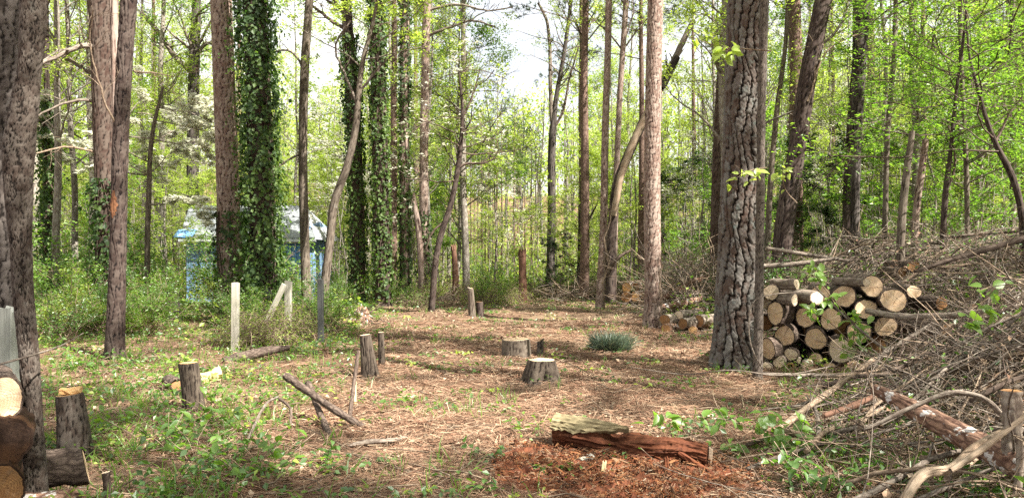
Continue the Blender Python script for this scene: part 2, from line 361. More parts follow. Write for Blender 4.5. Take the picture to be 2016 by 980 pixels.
def plates(u, tt, su, sv, per, seed):
    """bark split by wandering upright fissures into columns, each column broken across into plates: depth 0..1, plate value"""
    nu = max(4, int(round(per / su))); x = u / per * nu; y = tt / sv
    w = .42 * np.sin(y * 1.1 + seed + 2.1 * np.sin(x * 2 * pi / nu * 2 + seed)) + .17 * np.sin(y * 2.3 - seed + x * 2 * pi / nu * 5) + .10 * np.sin(y * 5.3 + x * 2 * pi / nu * 11 + seed) * np.sin(y * 1.3 + x * 2 * pi / nu * 4) + .07 * np.sin(y * 11.7 + x * 2 * pi / nu * 17)
    U = x + w; col = np.floor(U).astype(int); fx = U - col; cm = col % nu
    def hs(a, b, k): q = np.sin(a * 127.1 + b * 311.7 + seed * 74.7 + k * 19.19) * 43758.5453; return q - np.floor(q)
    width = .8 + .5 * hs(cm, 0 * cm, 5); V = y * width + 7 * hs(cm, 0 * cm, 1) + .16 * np.sin(fx * 6 + 9 * hs(cm, 0 * cm, 2) + y * 2) + .06 * np.sin(fx * 17 + y * 5)
    row = np.floor(V).astype(int); j = lambda q: .6 * (hs(cm, q, 3) - .5)
    dn = V < row + j(row); row = np.where(dn, row - 1, row); up = V > row + 1 + j(row + 1); row = np.where(up, row + 1, row)
    b0 = row + j(row); b1 = row + 1 + j(row + 1); dh = np.minimum(V - b0, b1 - V) * sv / su; dv = np.minimum(fx, 1 - fx) * (1.25 - .5 * hs(cm, np.floor(y * .7).astype(int), 6))
    e = np.minimum(sstep(.02, .17, dv + .02 * np.sin(y * 31 + x * 9)), .50 + .50 * sstep(.02, .17, dh)); return e, hs(cm, row, 4), (V - b0) / np.maximum(b1 - b0, .2)
def vn(a, b, seed=0.):
    """cheap smooth wobble"""
    return (np.sin(a * 1.7 + seed) * np.cos(b * 2.3 - seed * 1.3) + .5 * np.sin(a * 4.1 - b * 3.7 + seed * 2.1) + .25 * np.sin(a * 9.3 + b * 8.1 + seed)) / 1.75
def resample(P, R, step):
    P = np.asarray(P, float); R = np.asarray(R, float)
    d = np.concatenate(([0], np.cumsum(np.linalg.norm(np.diff(P, axis=0), axis=1))))
    t = [0.0]
    while t[-1] < d[-1] - 1e-6: t.append(min(d[-1], t[-1] + (step(t[-1]) if callable(step) else step)))
    t = np.array(t)
    def cub(y):                                           # monotone-ish smooth interpolation
        m = np.gradient(y, d) if len(d) > 2 else np.full(len(d), (y[-1] - y[0]) / d[-1])
        i = np.clip(np.searchsorted(d, t, 'right') - 1, 0, len(d) - 2); hh = d[i + 1] - d[i]; s = (t - d[i]) / hh
        return (2 * s**3 - 3 * s**2 + 1) * y[i] + (s**3 - 2 * s**2 + s) * hh * m[i] + (-2 * s**3 + 3 * s**2) * y[i + 1] + (s**3 - s**2) * hh * m[i + 1]
    return np.stack([cub(P[:, c]) for c in range(3)], 1), np.interp(t, d, R), t
def bark_tube(g, P, R, k, step, su, sv, depth, seed=1., style='plate', mat=0, flare=0., cap=0):
    """a trunk whose bark plates stand out of the surface"""
    P, R, t = resample(P, R, step); n = len(P)
    T, A, B = frames(P[None]); th = np.arange(k) * 2 * pi / k
    TH, TT = np.meshgrid(th, t); rm = max(R[0], 1e-3) if flare == 0 else R[min(len(R) - 1, len(R) // 4)]
    per = 2 * pi * rm; u = TH / (2 * pi) * per
    wu = u + su * (.42 * vn(TT / sv * 2.2, TH * 3, seed) + .16 * vn(TT / sv * 8, u / su * 5, seed + 6)); wv = TT + sv * (.42 * vn(u / su * 1.4, TT / sv * 1.6, seed + 2) + .14 * vn(u / su * 6, TT / sv * 7, seed + 3))
    if style == 'band':                                  # short plates in sideways rows
        f1, f2, idv, dv = worley(wu % per, wv, su * 1.9, sv * .42, per, seed)
    else: f1 = f2 = None
    if f1 is None: e, idv, dv = plates(u, TT, su, sv * (2.4 if style == 'ridge' else 1.), per, seed); dv = .5 - dv
    else: e = sstep(.03, .17, f2 - f1 + .03 * vn(u / su * 9, TT / sv * 11, seed + 7))
    g1, g2, id2, dw = worley((u + su * .2 * vn(TT / sv * 7, TH * 9, seed + 4)) % per, TT + .2 * sv * vn(TH * 11, TT / sv * 5, seed + 8), su * .48, sv * .40, per, seed + 9)
    pl = e * (.66 + .22 * idv + .16 * np.round(id2 * 2.4) / 2.4)
    disp = depth * (pl - .7 + .14 * dv * e) + depth * .13 * vn(u / su * 5.6, TT / sv * 9.2, seed + 5) * e
    e = e * (.55 + .45 * sstep(.0, .12, g2 - g1)); idv = .55 * idv + .45 * id2
    if flare: 
        lob = 1 + flare * np.exp(-TT / (rm * 1.6)) * (1 + .55 * np.sin(TH * 5 + seed) + .3 * np.sin(TH * 3 + seed * 2))
    else: lob = 1 + .05 * np.sin(TH * 2 + seed) * np.ones_like(TT)
    rad = R[:, None] * lob + disp
    V = P[:, None] + rad[..., None] * (A[0][:, None] * np.cos(TH)[..., None] + B[0][:, None] * np.sin(TH)[..., None])
    CO = np.stack((R[:, None] * np.cos(TH), R[:, None] * np.sin(TH), TT), -1)
    i = np.arange(n - 1)[:, None] * k; j = np.arange(k)[None]; j2 = (j + 1) % k
    F = np.stack((i + j, i + j2, i + k + j2, i + k + j), -1).reshape(-1, 4)
    g.add(V, F, mat, CO, True, e * .97, np.clip(idv, 0, 1))
    return P, R, V
def disc(c, nrm, ring, rows=4, dome=.0, r=None, up=None):
    """a sawn face filled inside the ring of points"""
    k = len(ring); c = np.asarray(c); out = [c[None]]; cos = [np.zeros((1, 3))]
    A = norm(ring[0] - c); Bv = np.cross(nrm, A)
    for i in range(1, rows + 1):
        q = c + (ring - c) * (i / rows)
        if r is not None and i < rows: q = q + np.asarray(nrm) * r.normal(0, dome, (k, 1))
        out.append(q)
    V = np.concatenate(out); d = V - c
    CO = np.stack((d @ A, d @ Bv, np.zeros(len(V))), 1)
    F3 = np.array([(0, 1 + j, 1 + (j + 1) % k) for j in range(k)])
    F4 = np.array([(1 + (i - 1) * k + j, 1 + i * k + j, 1 + i * k + (j + 1) % k, 1 + (i - 1) * k + (j + 1) % k) for i in range(1, rows) for j in range(k)])
    return V, F3, F4, CO
def cut_face(parent, c, nrm, ring, mat, r=None, dome=.0, name='cut_face'):
    V, F3, F4, CO = disc(c, nrm, ring, 4, dome, r)
    g = Geo(); g.add(V, F3, 0, CO, False); n0 = g.n; g.n = 0; g.f.append((F4, 0, False)); g.n = n0
    return g.build(name, mat, parent)

def grow(r, P, Rr, m, ln, t0, t1, along, out, up, n=5, wob=.12, taper=.55, rmin=.003, sag=0.):
    """m children on each parent polyline: (N*m,n,3) and radii"""
    Np, k, _ = P.shape; idx = np.repeat(np.arange(Np), m); t = r.uniform(t0, t1, len(idx)) * (k - 1)
    i = np.clip(t.astype(int), 0, k - 2); f = (t - i)[:, None]
    st = P[idx, i] * (1 - f) + P[idx, i + 1] * f; tg = norm(P[idx, i + 1] - P[idx, i])
    r0 = (Rr[idx, i] * (1 - f[:, 0]) + Rr[idx, i + 1] * f[:, 0]) * taper
    rd = r.normal(size=(len(idx), 3)); rd = norm(rd - tg * np.sum(rd * tg, 1, keepdims=True))
    d = norm(tg * along + rd * out + np.array([0, 0, up])); L = ln * r.uniform(.55, 1.25, len(idx)) * (1 - .45 * (t / (k - 1) - t0) / max(t1 - t0, .01))
    Q = [st]
    for s in range(n - 1):
        d = norm(d + wob * r.normal(size=d.shape) + np.array([0, 0, -sag])); Q.append(Q[-1] + d * (L / (n - 1))[:, None])
    Q = np.stack(Q, 1); RR = np.maximum(r0[:, None] * np.linspace(1, .25, n), rmin)
    return Q, RR
def along_pts(r, P, cnt, spread):
    i = r.integers(0, len(P), cnt); t = r.uniform(.15, 1, cnt) * (P.shape[1] - 1); a = np.clip(t.astype(int), 0, P.shape[1] - 2); f = (t - a)[:, None]
    return P[i, a] * (1 - f) + P[i, a + 1] * f + r.normal(0, spread, (cnt, 3))

# ------------------------------------------------------------------ the setting: one ground sheet to the horizon
def make_ground():
    gx = np.concatenate((-np.geomspace(420, 16, 26), np.linspace(-15, 15, 151), np.geomspace(16, 420, 26)))
    gyy = np.concatenate((-np.geomspace(120, 2, 12), np.linspace(-1, 22, 140), np.geomspace(22.6, 620, 60)))
    X, Y = np.meshgrid(gx, gyy); Z = H(X, Y)
    nr = (Y > 1) & (Y < 26)
    Z = Z + nr * (.018 * vn(X * 3.1, Y * 3.3, 1) + .012 * vn(X * 8, Y * 8, 2))
    ny, nx = X.shape; i = np.arange(ny - 1)[:, None] * nx; j = np.arange(nx - 1)[None]
    F = np.stack((i + j, i + j + 1, i + nx + j + 1, i + nx + j), -1).reshape(-1, 4)
    g = Geo(); g.add(np.stack((X, Y, Z), -1), F)
    g.build('ground', 'forest_floor', kind='structure')
make_ground()

# ------------------------------------------------------------------ trees placed one by one
def crown_of(r, P, R, t0, spec, t1=1.):
    """limbs, twigs and leaves for a trunk; returns Geo of limbs and Geo of the crown"""
    kind, dens = spec
    P3, R3 = P[None], R[None]; gb, gc = Geo(), Geo()
    if kind == 'pine':
        m = 26; L1 = grow(r, P3, R3, m, 3.1, t0, t1, .1, 1., .25, 6, .10, .26, .012)
        L2 = grow(r, *L1, 6, 1.1, .3, 1, .8, .6, .2, 4, .12, .6, .006); L3 = grow(r, *L2, 3, .5, .4, 1, .9, .6, .3, 3, .1, .6, .004)
        gb.add(*tubes(*L1, 5)[:2], 0, tubes(*L1, 5)[2])
        for L in (L2, L3): v, f, c = tubes(*L, 3); gc.add(v, f, 1, c)
        tips = L3[0][:, -1]; nn = int(15 * dens); C = np.repeat(tips, nn, 0); d = norm(r.normal(size=C.shape) + np.array([0, 0, .3])); ln = r.uniform(.13, .24, (len(C), 1))
        s = norm(np.cross(d, r.normal(size=d.shape))) * .011
        V = np.stack((C - s, C + s, C + d * ln + s * .3, C + d * ln - s * .3), 1).reshape(-1, 3); gc.add(V, np.arange(len(V)).reshape(-1, 4), 0, None, False)
        return gb, gc
    p = {'slender': (28, 2.7, 5, 1.2, 3, .55, .30, .75, .45, 9500, .098, .11, .5), 'under': (20, 2.4, 6, 1.0, 3, .45, .15, 1., .12, 8500, .088, .075, .95),
         'bare': (26, 2.4, 5, 1.2, 3, .6, .35, .8, .45, 2600, .085, .16, .4), 'dogwood': (15, 2.4, 6, 1., 3, .4, .1, 1., .05, 3000, .115, .05, 1.4),
         'maple': (22, 3.2, 6, 1.3, 4, .6, .15, 1., .15, 9000, .085, .10, 1.0)}[kind]
    m1, l1, m2, l2, m3, l3, al, ou, up, nl, sz, sp, flat = p
    L1 = grow(r, P3, R3, m1, l1, t0, t1, al, ou, up, 7, .16, .36, .010); L2 = grow(r, *L1, m2, l2, .25, 1, .7, .75, up * .5, 5, .16, .6, .005)
    L3 = grow(r, *L2, m3, l3, .3, 1, .8, .7, up * .4, 4, .16, .6, .0032)
    v, f, c = tubes(*L1, 5); gb.add(v, f, 0, c)
    for L in (L2, L3): v, f, c = tubes(*L, 3); gc.add(v, f, 1, c)
    C = along_pts(r, L3[0], int(nl * dens), sp * np.array([1, 1, .45 if flat > .8 else 1])); v, f = leaves(C, sz, r, flat); gc.add(v, f, 0, None, False)
    return gb, gc

def named(name, label, Y, pts, wid, bark, su=.06, sv=.12, dep=.010, style='plate', k=40, step=.07, top=19., crown=('pine', 1.), leaf='leaf_pine',
          t0=.55, flare=.25, cat='tree', group=None, seed=1, twig='twig_dark', base=None, ivy=None, lean_y=0.):
    """pts/wid: trunk centre line and width in the photograph from the ground up, at depth Y"""
    r = np.random.default_rng(seed); B = gy(pts[0][0], Y) if base is None else base
    P = [B + np.array([0, 0, -.12])]; R = [wid[0] / 2 / FPX * Y]
    for (x, y), q in zip(pts[1:], wid[1:]):
        p = at(x, y, Y)
        if p[2] > P[-1][2] + .12: P.append(p); R.append(q / 2 / FPX * Y)
    zl = P[-1][2]; n_vis = len(P)
    if top and top > zl + 1:
        d = norm(P[-1] - P[-2]); d = norm(d * .6 + np.array([0, 0, .5]))
        for s in (.35, .7, 1.): P.append(P[n_vis - 1] + d * (top - zl) * s + r.normal(0, .12, 3) * s * [1, 1, 0]); R.append(R[n_vis - 1] * (1 - .75 * s))
    P = np.array(P); P[:, 1] += lean_y * (P[:, 2] - B[2]); R = np.array(R)
    root = thing(name, label, cat, B, group); P = P - B
    g = Geo(); st = lambda t: step if t < zl + .4 else .6
    q_ = 1.5 if Y > 9 and style == 'plate' else 1.25; PP, RR, V = bark_tube(g, P, R, k, st, su * q_, sv * q_, dep * 1.45, seed, style, 0, flare)
    g.build('trunk', bark, root)
    if crown:
        UP, UR, _ = resample(P, R, .4); gb, gc = crown_of(r, UP, UR, t0, (crown[0], crown[1] * (.6 if top and top > 16 and Y < 21 else 1)))
        if gb.n: gb.build('limbs', twig, root, kind='stuff')
        gc.build('crown', [leaf, twig], root)
    if ivy:
        n, z0, z1, spread, sz = ivy
        z = r.uniform(0, 1, n); z = z0 + (z1 - z0) * z; i = np.clip(np.searchsorted(PP[:, 2], z), 1, len(PP) - 1)
        a = r.uniform(0, 2 * pi, n); f = (z - PP[i - 1, 2]) / np.maximum(PP[i, 2] - PP[i - 1, 2], 1e-4)
        c = PP[i - 1] * (1 - f)[:, None] + PP[i] * f[:, None]; rr = RR[i]
        bump_ = .5 + .5 * vn(z * 1.9, a * 2, seed) + .35 * vn(z * 5.5, a * 4, seed + 3)
        keep = r.uniform(0, 1, n) < np.clip(.12 + 1.0 * bump_, .04, 1)
        rad = rr + .02 + spread * np.clip(bump_, .05, 1.4) * r.uniform(.25, 1.1, n) ** .7 + spread * .9 * (r.uniform(0, 1, n) < .10) * r.uniform(0, 1, n)
        o = np.stack((np.cos(a), np.sin(a), np.zeros(n)), 1); C = c + o * rad[:, None]; C[:, 2] = z
        v, f = leaves(C[keep], sz * r.uniform(.6, 1.35, keep.sum()), r, 0, .85, .2, .6, norm(o[keep] + np.array([0, 0, .35]))); gi = Geo(); gi.add(v, f, 0, None, False)
        nsh = 46; js = np.where(keep)[0][r.integers(0, keep.sum(), nsh)]; d = o[js] * r.uniform(.6, 1.2, (nsh, 1)) + np.array([0, 0, .25]); Pp = [C[js] - o[js] * .05]
        for q in range(6): d = norm(d + r.normal(0, .15, d.shape) - [0, 0, .34]); Pp.append(Pp[-1] + d * (r.uniform(.4, .9, (nsh, 1)) * spread * .42))
        Pp = np.stack(Pp, 1); v, f, c2 = tubes(Pp, np.full((nsh, 7), .004), 3); gi.add(v, f, 1, c2); v, f = leaves(along_pts(r, Pp, nsh * 11, .025), sz * .8, r, .2, .8, .2, .6); gi.add(v, f, 0, None, False)
        ns = 26; a0 = r.uniform(0, 2 * pi, ns); zz = np.linspace(z0, z1, 14); VP = []
        for q in range(ns):
            aa = a0[q] + .5 * np.sin(zz * 1.3 + q) ; ii = np.clip(np.searchsorted(PP[:, 2], zz), 1, len(PP) - 1)
            VP.append(PP[ii] + np.stack((np.cos(aa), np.sin(aa), zz * 0), 1) * (RR[ii] + .02)[:, None])
        v, f, c2 = tubes(np.array(VP), np.full((ns, 14), .009), 4); gi.add(v, f, 1, c2)
        gi.build('ivy', ['leaf_ivy', 'twig_dark'], root)
    root['_b'] = 1
    del root['_b']
    return root, B
def limb(root_B, pts, w0, w1, Y, mat='twig_grey', name='branch', k=7, subs=0, seed=0, dy=0.):
    """one branch seen in the photograph, as a part of its tree"""
    root, B = root_B; r = np.random.default_rng(seed + len(pts) * 7)
    P = np.array([at(x, y, Y + dy * i / max(1, len(pts) - 1)) for i, (x, y) in enumerate(pts)]) - B
    P, R, _ = resample(P, np.linspace(w0, w1, len(P)) / 2 / FPX * Y, .14)
    P[1:-1] += r.normal(0, .008, P[1:-1].shape); g = Geo(); v, f, c = tubes(P[None], R[None], k); g.add(v, f, 0, c)
    if subs:
        a = grow(r, P[None], R[None], subs, .8, .2, 1, .7, .7, .1, 6, .2, .5, .004); b = grow(r, *a, 3, .35, .2, 1, .7, .7, .1, 4, .2, .6, .003)
        for L in (a, b): v, f, c = tubes(*L, 3); g.add(v, f, 0, c)
    return g.build(name, mat, root)

# -- left group
T = named('pine_tree', 'massive grey plated pine trunk cut off by the left edge behind the leaning banded trunk', 6.0, [(6, 880), (2, 600), (-2, 400), (-6, 200), (-10, 0)], [106, 98, 98, 98, 100],
          'grey_plate_bark', .055, .10, .016, 'plate', 110, .016, 20, ('pine', 1), seed=3)
T = named('cherry_tree', 'brown trunk with banded bark leaning in front of the massive pine at left edge', 4.75, [(72, 1004), (70, 930), (67, 830), (57, 690), (45, 560), (41, 480), (37, 400), (36, 300), (48, 200), (56, 140), (62, 70), (64, 0), (66, -40)], [50, 42, 33, 34, 36, 37, 46, 56, 48, 40, 44, 47, 47],
          'cherry_bark', .030, .075, .0075, 'band', 110, .0115, 13, ('slender', .7), 'leaf_young', seed=4, flare=.3)
B_l = T
T2 = named('pine_tree', 'dark slim pine with orange scar low on its trunk, rising from the left undergrowth', 11.7, [(226, 705), (232, 500), (236, 300), (244, 120), (252, 0)], [36, 30, 29, 29, 30],
           'dark_bark', .05, .085, .013, 'plate', 72, .022, 20, ('pine', 1), seed=5)
def scar(T):
    root, B = T; r = np.random.default_rng(3); nz, na = 16, 9; V, CO = [], []
    for i, y in enumerate(np.linspace(376, 430, nz)):
        c = at(234 - (y - 365) * .03, y, 11.7) - B; w = .5 * math.sin(pi * (i + .4) / nz) + .08 * r.normal()
        for t in np.linspace(-w, w, na): a = -pi / 2 - .15 + t; rr = .124 + .004 * r.normal(); V.append(c + np.array((math.cos(a) * rr, math.sin(a) * rr, 0))); CO.append((math.cos(a) * rr, math.sin(a) * rr, c[2]))
    F = [(i * na + j, i * na + j + 1, (i + 1) * na + j + 1, (i + 1) * na + j) for i in range(nz - 1) for j in range(na - 1)]; V = np.array(V); inn = V - norm((V - V.mean(0)) * [1, 1, 0] + [0, -.05, 0]) * .03
    g = Geo(); g.add(V, F, 0, CO); g.build('bark_scar', 'scar_wood', root, label='orange brown scar of bare wood')
scar(T2)
limb(T2, [(236, 260), (216, 225), (190, 150), (176, 60), (182, 20)], 5, 2, 11.7, 'twig_tan', subs=8, dy=-.6)
limb(T2, [(262, 140), (300, 142), (340, 152)], 4, 2, 11.7, 'twig_tan', subs=5, dy=.5)
T3 = named('pine_tree', 'thick reddish dark pine with long dead limbs standing behind the slim scarred pine', 16, [(214, 640), (212, 430), (205, 250), (200, 100), (196, 0)], [44, 42, 42, 42, 44],
           'red_bark', .06, .11, .014, 'plate', 64, .035, 22, ('pine', 1.3), seed=6, ivy=(2600, .2, 3.2, .16, .085))
limb(T3, [(200, 95), (165, 90), (110, 112), (66, 128)], 13, 6, 16, 'twig_grey', subs=7, dy=-.8)
limb(T3, [(198, 150), (170, 140), (120, 112), (70, 118)], 9, 4, 16, 'twig_dark', subs=6, dy=.7)
limb(T3, [(198, 200), (150, 198), (105, 212), (66, 230)], 7, 3, 16, 'twig_grey', subs=6, dy=-.5)
limb(T3, [(198, 300), (130, 290), (70, 302)], 5, 3, 16, 'twig_tan', subs=3, dy=-1)
sn = named('dead_snag', 'pale barkless strip of a dead snag between the two dark pines at upper left', 13.6, [(229, 640), (229, 300), (226, 140), (222, 0)], [10, 13, 15, 16],
           'pink_bark', .05, .3, .006, 'ridge', 24, .08, 6.6, None, seed=8, cat='dead tree')
T4 = named('forked_tree', 'grey forked hardwood rising behind the blue shed with a long bare limb', 31, [(380, 590), (379, 400), (380, 220), (382, 100), (386, 0)], [24, 23, 22, 20, 16],
           'grey_plate_bark', .06, .16, .012, 'ridge', 32, .08, 17, ('slender', 1.2), 'leaf_fresh', seed=9, twig='twig_grey')
limb(T4, [(376, 140), (350, 118), (322, 80), (292, 40), (276, 24)], 13, 7, 31, 'twig_grey', subs=9)
limb(T4, [(384, 110), (402, 88), (420, 82)], 9, 5, 31, 'twig_grey', subs=6)
T5 = named('pine_tree', 'pinkish sunlit pine standing before the left half of the shed roof', 18, [(458, 640), (452, 480), (446, 300), (440, 150), (434, 0)], [46, 44, 42, 41, 40],
           'pink_bark', .07, .10, .014, 'plate', 64, .03, 23, ('pine', 1), seed=10, ivy=(1300, .2, 2.6, .18, .09))
T6 = named('ivy_tree', 'wide tree trunk wrapped in dark ivy from ground to top in front of the shed', 17, [(520, 650), (515, 400), (508, 200), (500, 0)], [50, 46, 44, 42],
           'dark_bark', .08, .14, .012, 'ridge', 32, .1, 19, ('slender', .8), 'leaf_fresh', seed=11, ivy=(17000, .1, 8.5, .30, .088))
T7 = named('slender_tree', 'straight smooth brown trunk passing the right end of the shed roof', 18.5, [(606, 640), (600, 480), (596, 300), (600, 120), (608, 0)], [20, 18, 17, 17, 15],
           'smooth_bark', .035, .12, .006, 'ridge', 40, .035, 17, ('slender', .8), 'leaf_young', seed=12, twig='twig_grey')
limb(T7, [(600, 140), (570, 100), (540, 102), (500, 150), (470, 190)], 5, 2, 18.5, 'twig_grey', subs=8)
limb(T7, [(598, 300), (560, 320), (530, 350), (520, 390)], 5, 2, 18.5, 'twig_grey', subs=5)
T8 = named('crooked_tree', 'crooked tan sapling trunk curving up right of the shed', 17.5, [(634, 640), (640, 560), (650, 470), (658, 400), (682, 330), (700, 250), (706, 180), (716, 110), (730, 60)], [18, 17, 16, 16, 15, 13, 11, 9, 7],
           'smooth_bark', .035, .12, .006, 'ridge', 36, .04, 9.5, ('under', .7), 'leaf_young', seed=13, twig='twig_grey', t0=.6)
limb(T8, [(702, 200), (680, 150), (660, 90), (690, 40)], 6, 3, 17.5, 'twig_grey', subs=7)
limb(T8, [(706, 180), (740, 140), (780, 100)], 6, 2, 17.5, 'twig_grey', subs=6)
T9 = named('ivy_tree', 'ivy covered trunk leaning left, first of the three ivied trunks right of the shed', 24, [(706, 610), (704, 450), (696, 250), (688, 120), (682, 20)], [26, 25, 24, 22, 20],
           'dark_bark', .08, .14, .012, 'ridge', 24, .12, 16, ('slender', .9), 'leaf_fresh', seed=14, ivy=(5600, .1, 8.6, .17, .10))
limb(T9, [(686, 60), (650, 40), (620, 15), (600, 5)], 8, 4, 24, 'twig_dark', subs=6)
T10 = named('ivy_tree', 'straight thick ivied trunk in the middle of the three right of the shed', 23.5, [(754, 610), (750, 400), (745, 200), (740, 0)], [30, 29, 27, 24],
           'dark_bark', .08, .14, .012, 'ridge', 24, .12, 20, ('slender', .9), 'leaf_fresh', seed=15, ivy=(6600, .1, 10.5, .12, .10))
T11 = named('ivy_tree', 'narrow ivied trunk nearest the sky gap, third of the ivied trunks', 25, [(797, 600), (796, 400), (796, 200), (797, 0)], [17, 16, 16, 15],
           'pink_bark', .08, .14, .01, 'plate', 24, .12, 20, ('slender', .8), 'leaf_fresh', seed=16, ivy=(3700, .1, 10.8, .11, .10))
T12 = named('pine_tree', 'pale pine with ivy at its foot just right of the narrow ivied trunk', 29, [(836, 590), (834, 400), (836, 200), (840, 0)], [17, 17, 17, 16],
           'pink_bark', .08, .12, .012, 'plate', 28, .08, 21, ('pine', 1.2), seed=17, ivy=(1500, .1, 3.4, .16, .10))
limb(T12, [(840, 70), (880, 55), (930, 40), (975, 52)], 7, 3, 29, 'twig_grey', subs=9)
limb(T12, [(840, 20), (900, 8), (960, 20), (1010, 14)], 6, 2, 29, 'twig_grey', subs=9)
sn = named('dead_snag', 'broken pale orange snag leaning at the foot of the pale pine', 27, [(832, 590), (822, 440), (812, 380)], [13, 12, 8], 'snag_wood' if 0 else 'pink_bark', .06, .3, .008, 'ridge', 20, .08, None, None, seed=18, cat='dead tree')
T13 = named('dogwood_tree', 'small dark leaning dogwood with faint white blossom left of the sky gap', 21, [(848, 590), (866, 470), (888, 400), (904, 310), (910, 230), (904, 140)], [13, 12, 11, 10, 7, 4],
           'dark_bark', .05, .08, .006, 'plate', 24, .06, 7.2, ('dogwood', .16), 'petal', seed=19, t0=.5)
limb(T13, [(896, 335), (920, 322), (950, 322), (976, 310)], 6, 3, 21, 'twig_dark', subs=5)
limb(T13, [(910, 230), (930, 190), (944, 140)], 5, 2, 21, 'twig_dark', subs=6)
limb(T13, [(878, 430), (850, 460), (836, 500)], 5, 3, 21, 'twig_dark', subs=4)
# -- centre
T16 = named('forked_tree', 'greenish grey tree forking high in the valley below the sky gap', 37, [(1083, 560), (1086, 420), (1088, 265), (1094, 200), (1108, 120), (1124, 0)], [17, 16, 15, 9, 8, 7],
            'pale_plate' if 0 else 'grey_plate_bark', .07, .2, .008, 'ridge', 28, .1, 17, ('bare', .5), 'leaf_young', seed=20, twig='twig_grey')
limb(T16, [(1088, 270), (1084, 180), (1082, 90), (1076, 40), (1060, 5)], 9, 5, 37, 'twig_grey', subs=8)
limb(T16, [(1087, 260), (1108, 220), (1120, 160), (1140, 90)], 6, 3, 37, 'twig_dark', subs=6)
T17 = named('slender_tree', 'thin dark trunk left of the pale scaly trunk in the centre', 33, [(1140, 565), (1146, 400), (1151, 200), (1153, 0)], [13, 11, 10, 9],
            'dark_bark', .06, .1, .008, 'plate', 24, .1, 17, ('slender', .7), 'leaf_young', seed=21)
limb(T17, [(1144, 480), (1156, 440), (1176, 400)], 6, 3, 33, 'twig_dark', subs=5)
T18 = named('pine_tree', 'slender pale scaly pine with a bare vine at its foot in the centre', 23, [(1180, 600), (1188, 450), (1192, 250), (1197, 100), (1199, 0)], [18, 15, 14, 13, 13],
            'pink_bark', .05, .07, .009, 'plate', 40, .04, 19, ('pine', .8), seed=22)
limb(T18, [(1184, 560), (1198, 520), (1190, 470), (1202, 430), (1194, 400)], 4, 3, 22.6, 'twig_tan', 'vine', subs=8)
T19 = named('slender_tree', 'thin brown trunk crossing in front of the broken leaning tree', 29, [(1206, 560), (1212, 400), (1220, 200), (1233, 0)], [14, 12, 11, 11],
            'pink_bark', .05, .09, .008, 'plate', 28, .08, 17, ('slender', .7), 'leaf_young', seed=23)
T20 = named('broken_tree', 'broken tree leaning right with pale split wood showing on its trunk', 27, [(1202, 565), (1206, 440), (1216, 360), (1244, 290), (1266, 240)], [21, 19, 18, 18, 17],
            'dark_bark', .06, .12, .012, 'ridge', 28, .08, None, None, seed=24, cat='broken tree')
limb(T20, [(1208, 425), (1222, 350), (1243, 290), (1270, 232), (1298, 178)], 13, 15, 26.75, 'dead_wood', 'split_wood', 10)
limb(T20, [(1288, 196), (1318, 140), (1342, 88), (1366, 40)], 16, 10, 27, 'twig_grey', 'broken_top', 10, subs=6)
limb(T20, [(1302, 172), (1318, 146), (1334, 112)], 14, 12, 26.7, 'black_wood', 'charred_wood', 8)
T21 = named('pine_tree', 'tall straight pine with rough flaky bark beside the small log stack', 17, [(1286, 645), (1286, 560), (1284, 420), (1286, 200), (1291, 0)], [38, 33, 32, 31, 30],
            'pink_bark', .055, .07, .013, 'plate', 72, .022, 22, ('pine', 1), seed=25)
limb(T21, [(1300, 640), (1302, 590), (1298, 545), (1304, 520)], 4, 3, 16.7, 'twig_tan', 'vine')
T22 = named('pine_tree', 'slim reddish pine partly hidden behind the large pine', 21, [(1406, 560), (1408, 470), (1414, 300), (1424, 100), (1432, 0)], [22, 20, 20, 18, 17],
            'red_bark', .05, .08, .009, 'plate', 40, .04, 20, ('pine', 1), seed=26)
T23 = named('pine_tree', 'largest pine, thick plated bark with grey lichen, left end of the big woodpile', 10.6, [(1449, 722), (1452, 640), (1456, 500), (1464, 300), (1470, 100), (1474, 0)], [97, 87, 82, 78, 77, 77],
            'pine_bark', .072, .15, .027, 'plate', 210, .0128, 24, ('pine', 1.5), seed=27, flare=.1)
T24 = named('slender_tree', 'thin trunk with white lichen patches touching the right side of the largest pine', 9.7, [(1490, 752), (1494, 600), (1497, 400), (1500, 200), (1505, 0)], [20, 17, 16, 15, 15],
            'patchy_bark', .02, .05, .0022, 'band', 48, .02, 11, ('under', .6), 'leaf_young', seed=28, t0=.5, twig='twig_grey')
T25 = named('leaning_tree', 'dark wet trunk leaning right behind the big woodpile', 17.5, [(1530, 520), (1545, 440), (1572, 280), (1592, 150), (1612, 50), (1622, 0)], [40, 36, 33, 33, 32, 32],
            'dark_bark', .06, .14, .014, 'ridge', 60, .03, 16, ('slender', .8), 'leaf_young', seed=29)
limb(T25, [(1600, 100), (1640, 70), (1665, 30), (1672, 0)], 6, 3, 17.5, 'twig_grey', subs=7)
limb(T25, [(1590, 200), (1640, 90), (1700, 64)], 4, 2, 17.3, 'twig_tan', subs=5)
T26 = named('oak_tree', 'grey straight oak before a darker trunk on the right slope', 19, [(1684, 520), (1684, 380), (1688, 250), (1694, 100), (1698, 0)], [20, 17, 19, 27, 32],
            'grey_plate_bark', .05, .14, .008, 'ridge', 52, .035, 17, ('slender', 1.), 'leaf_young', seed=30, twig='twig_grey')
T26b = named('dark_tree', 'dark trunk close behind the grey straight oak on the right slope', 22, [(1668, 500), (1671, 350), (1678, 240), (1690, 100), (1700, 0)], [20, 19, 18, 17, 16],
            'dark_bark', .06, .12, .01, 'ridge', 32, .07, 17, ('slender', 1.), 'leaf_fresh', seed=31)
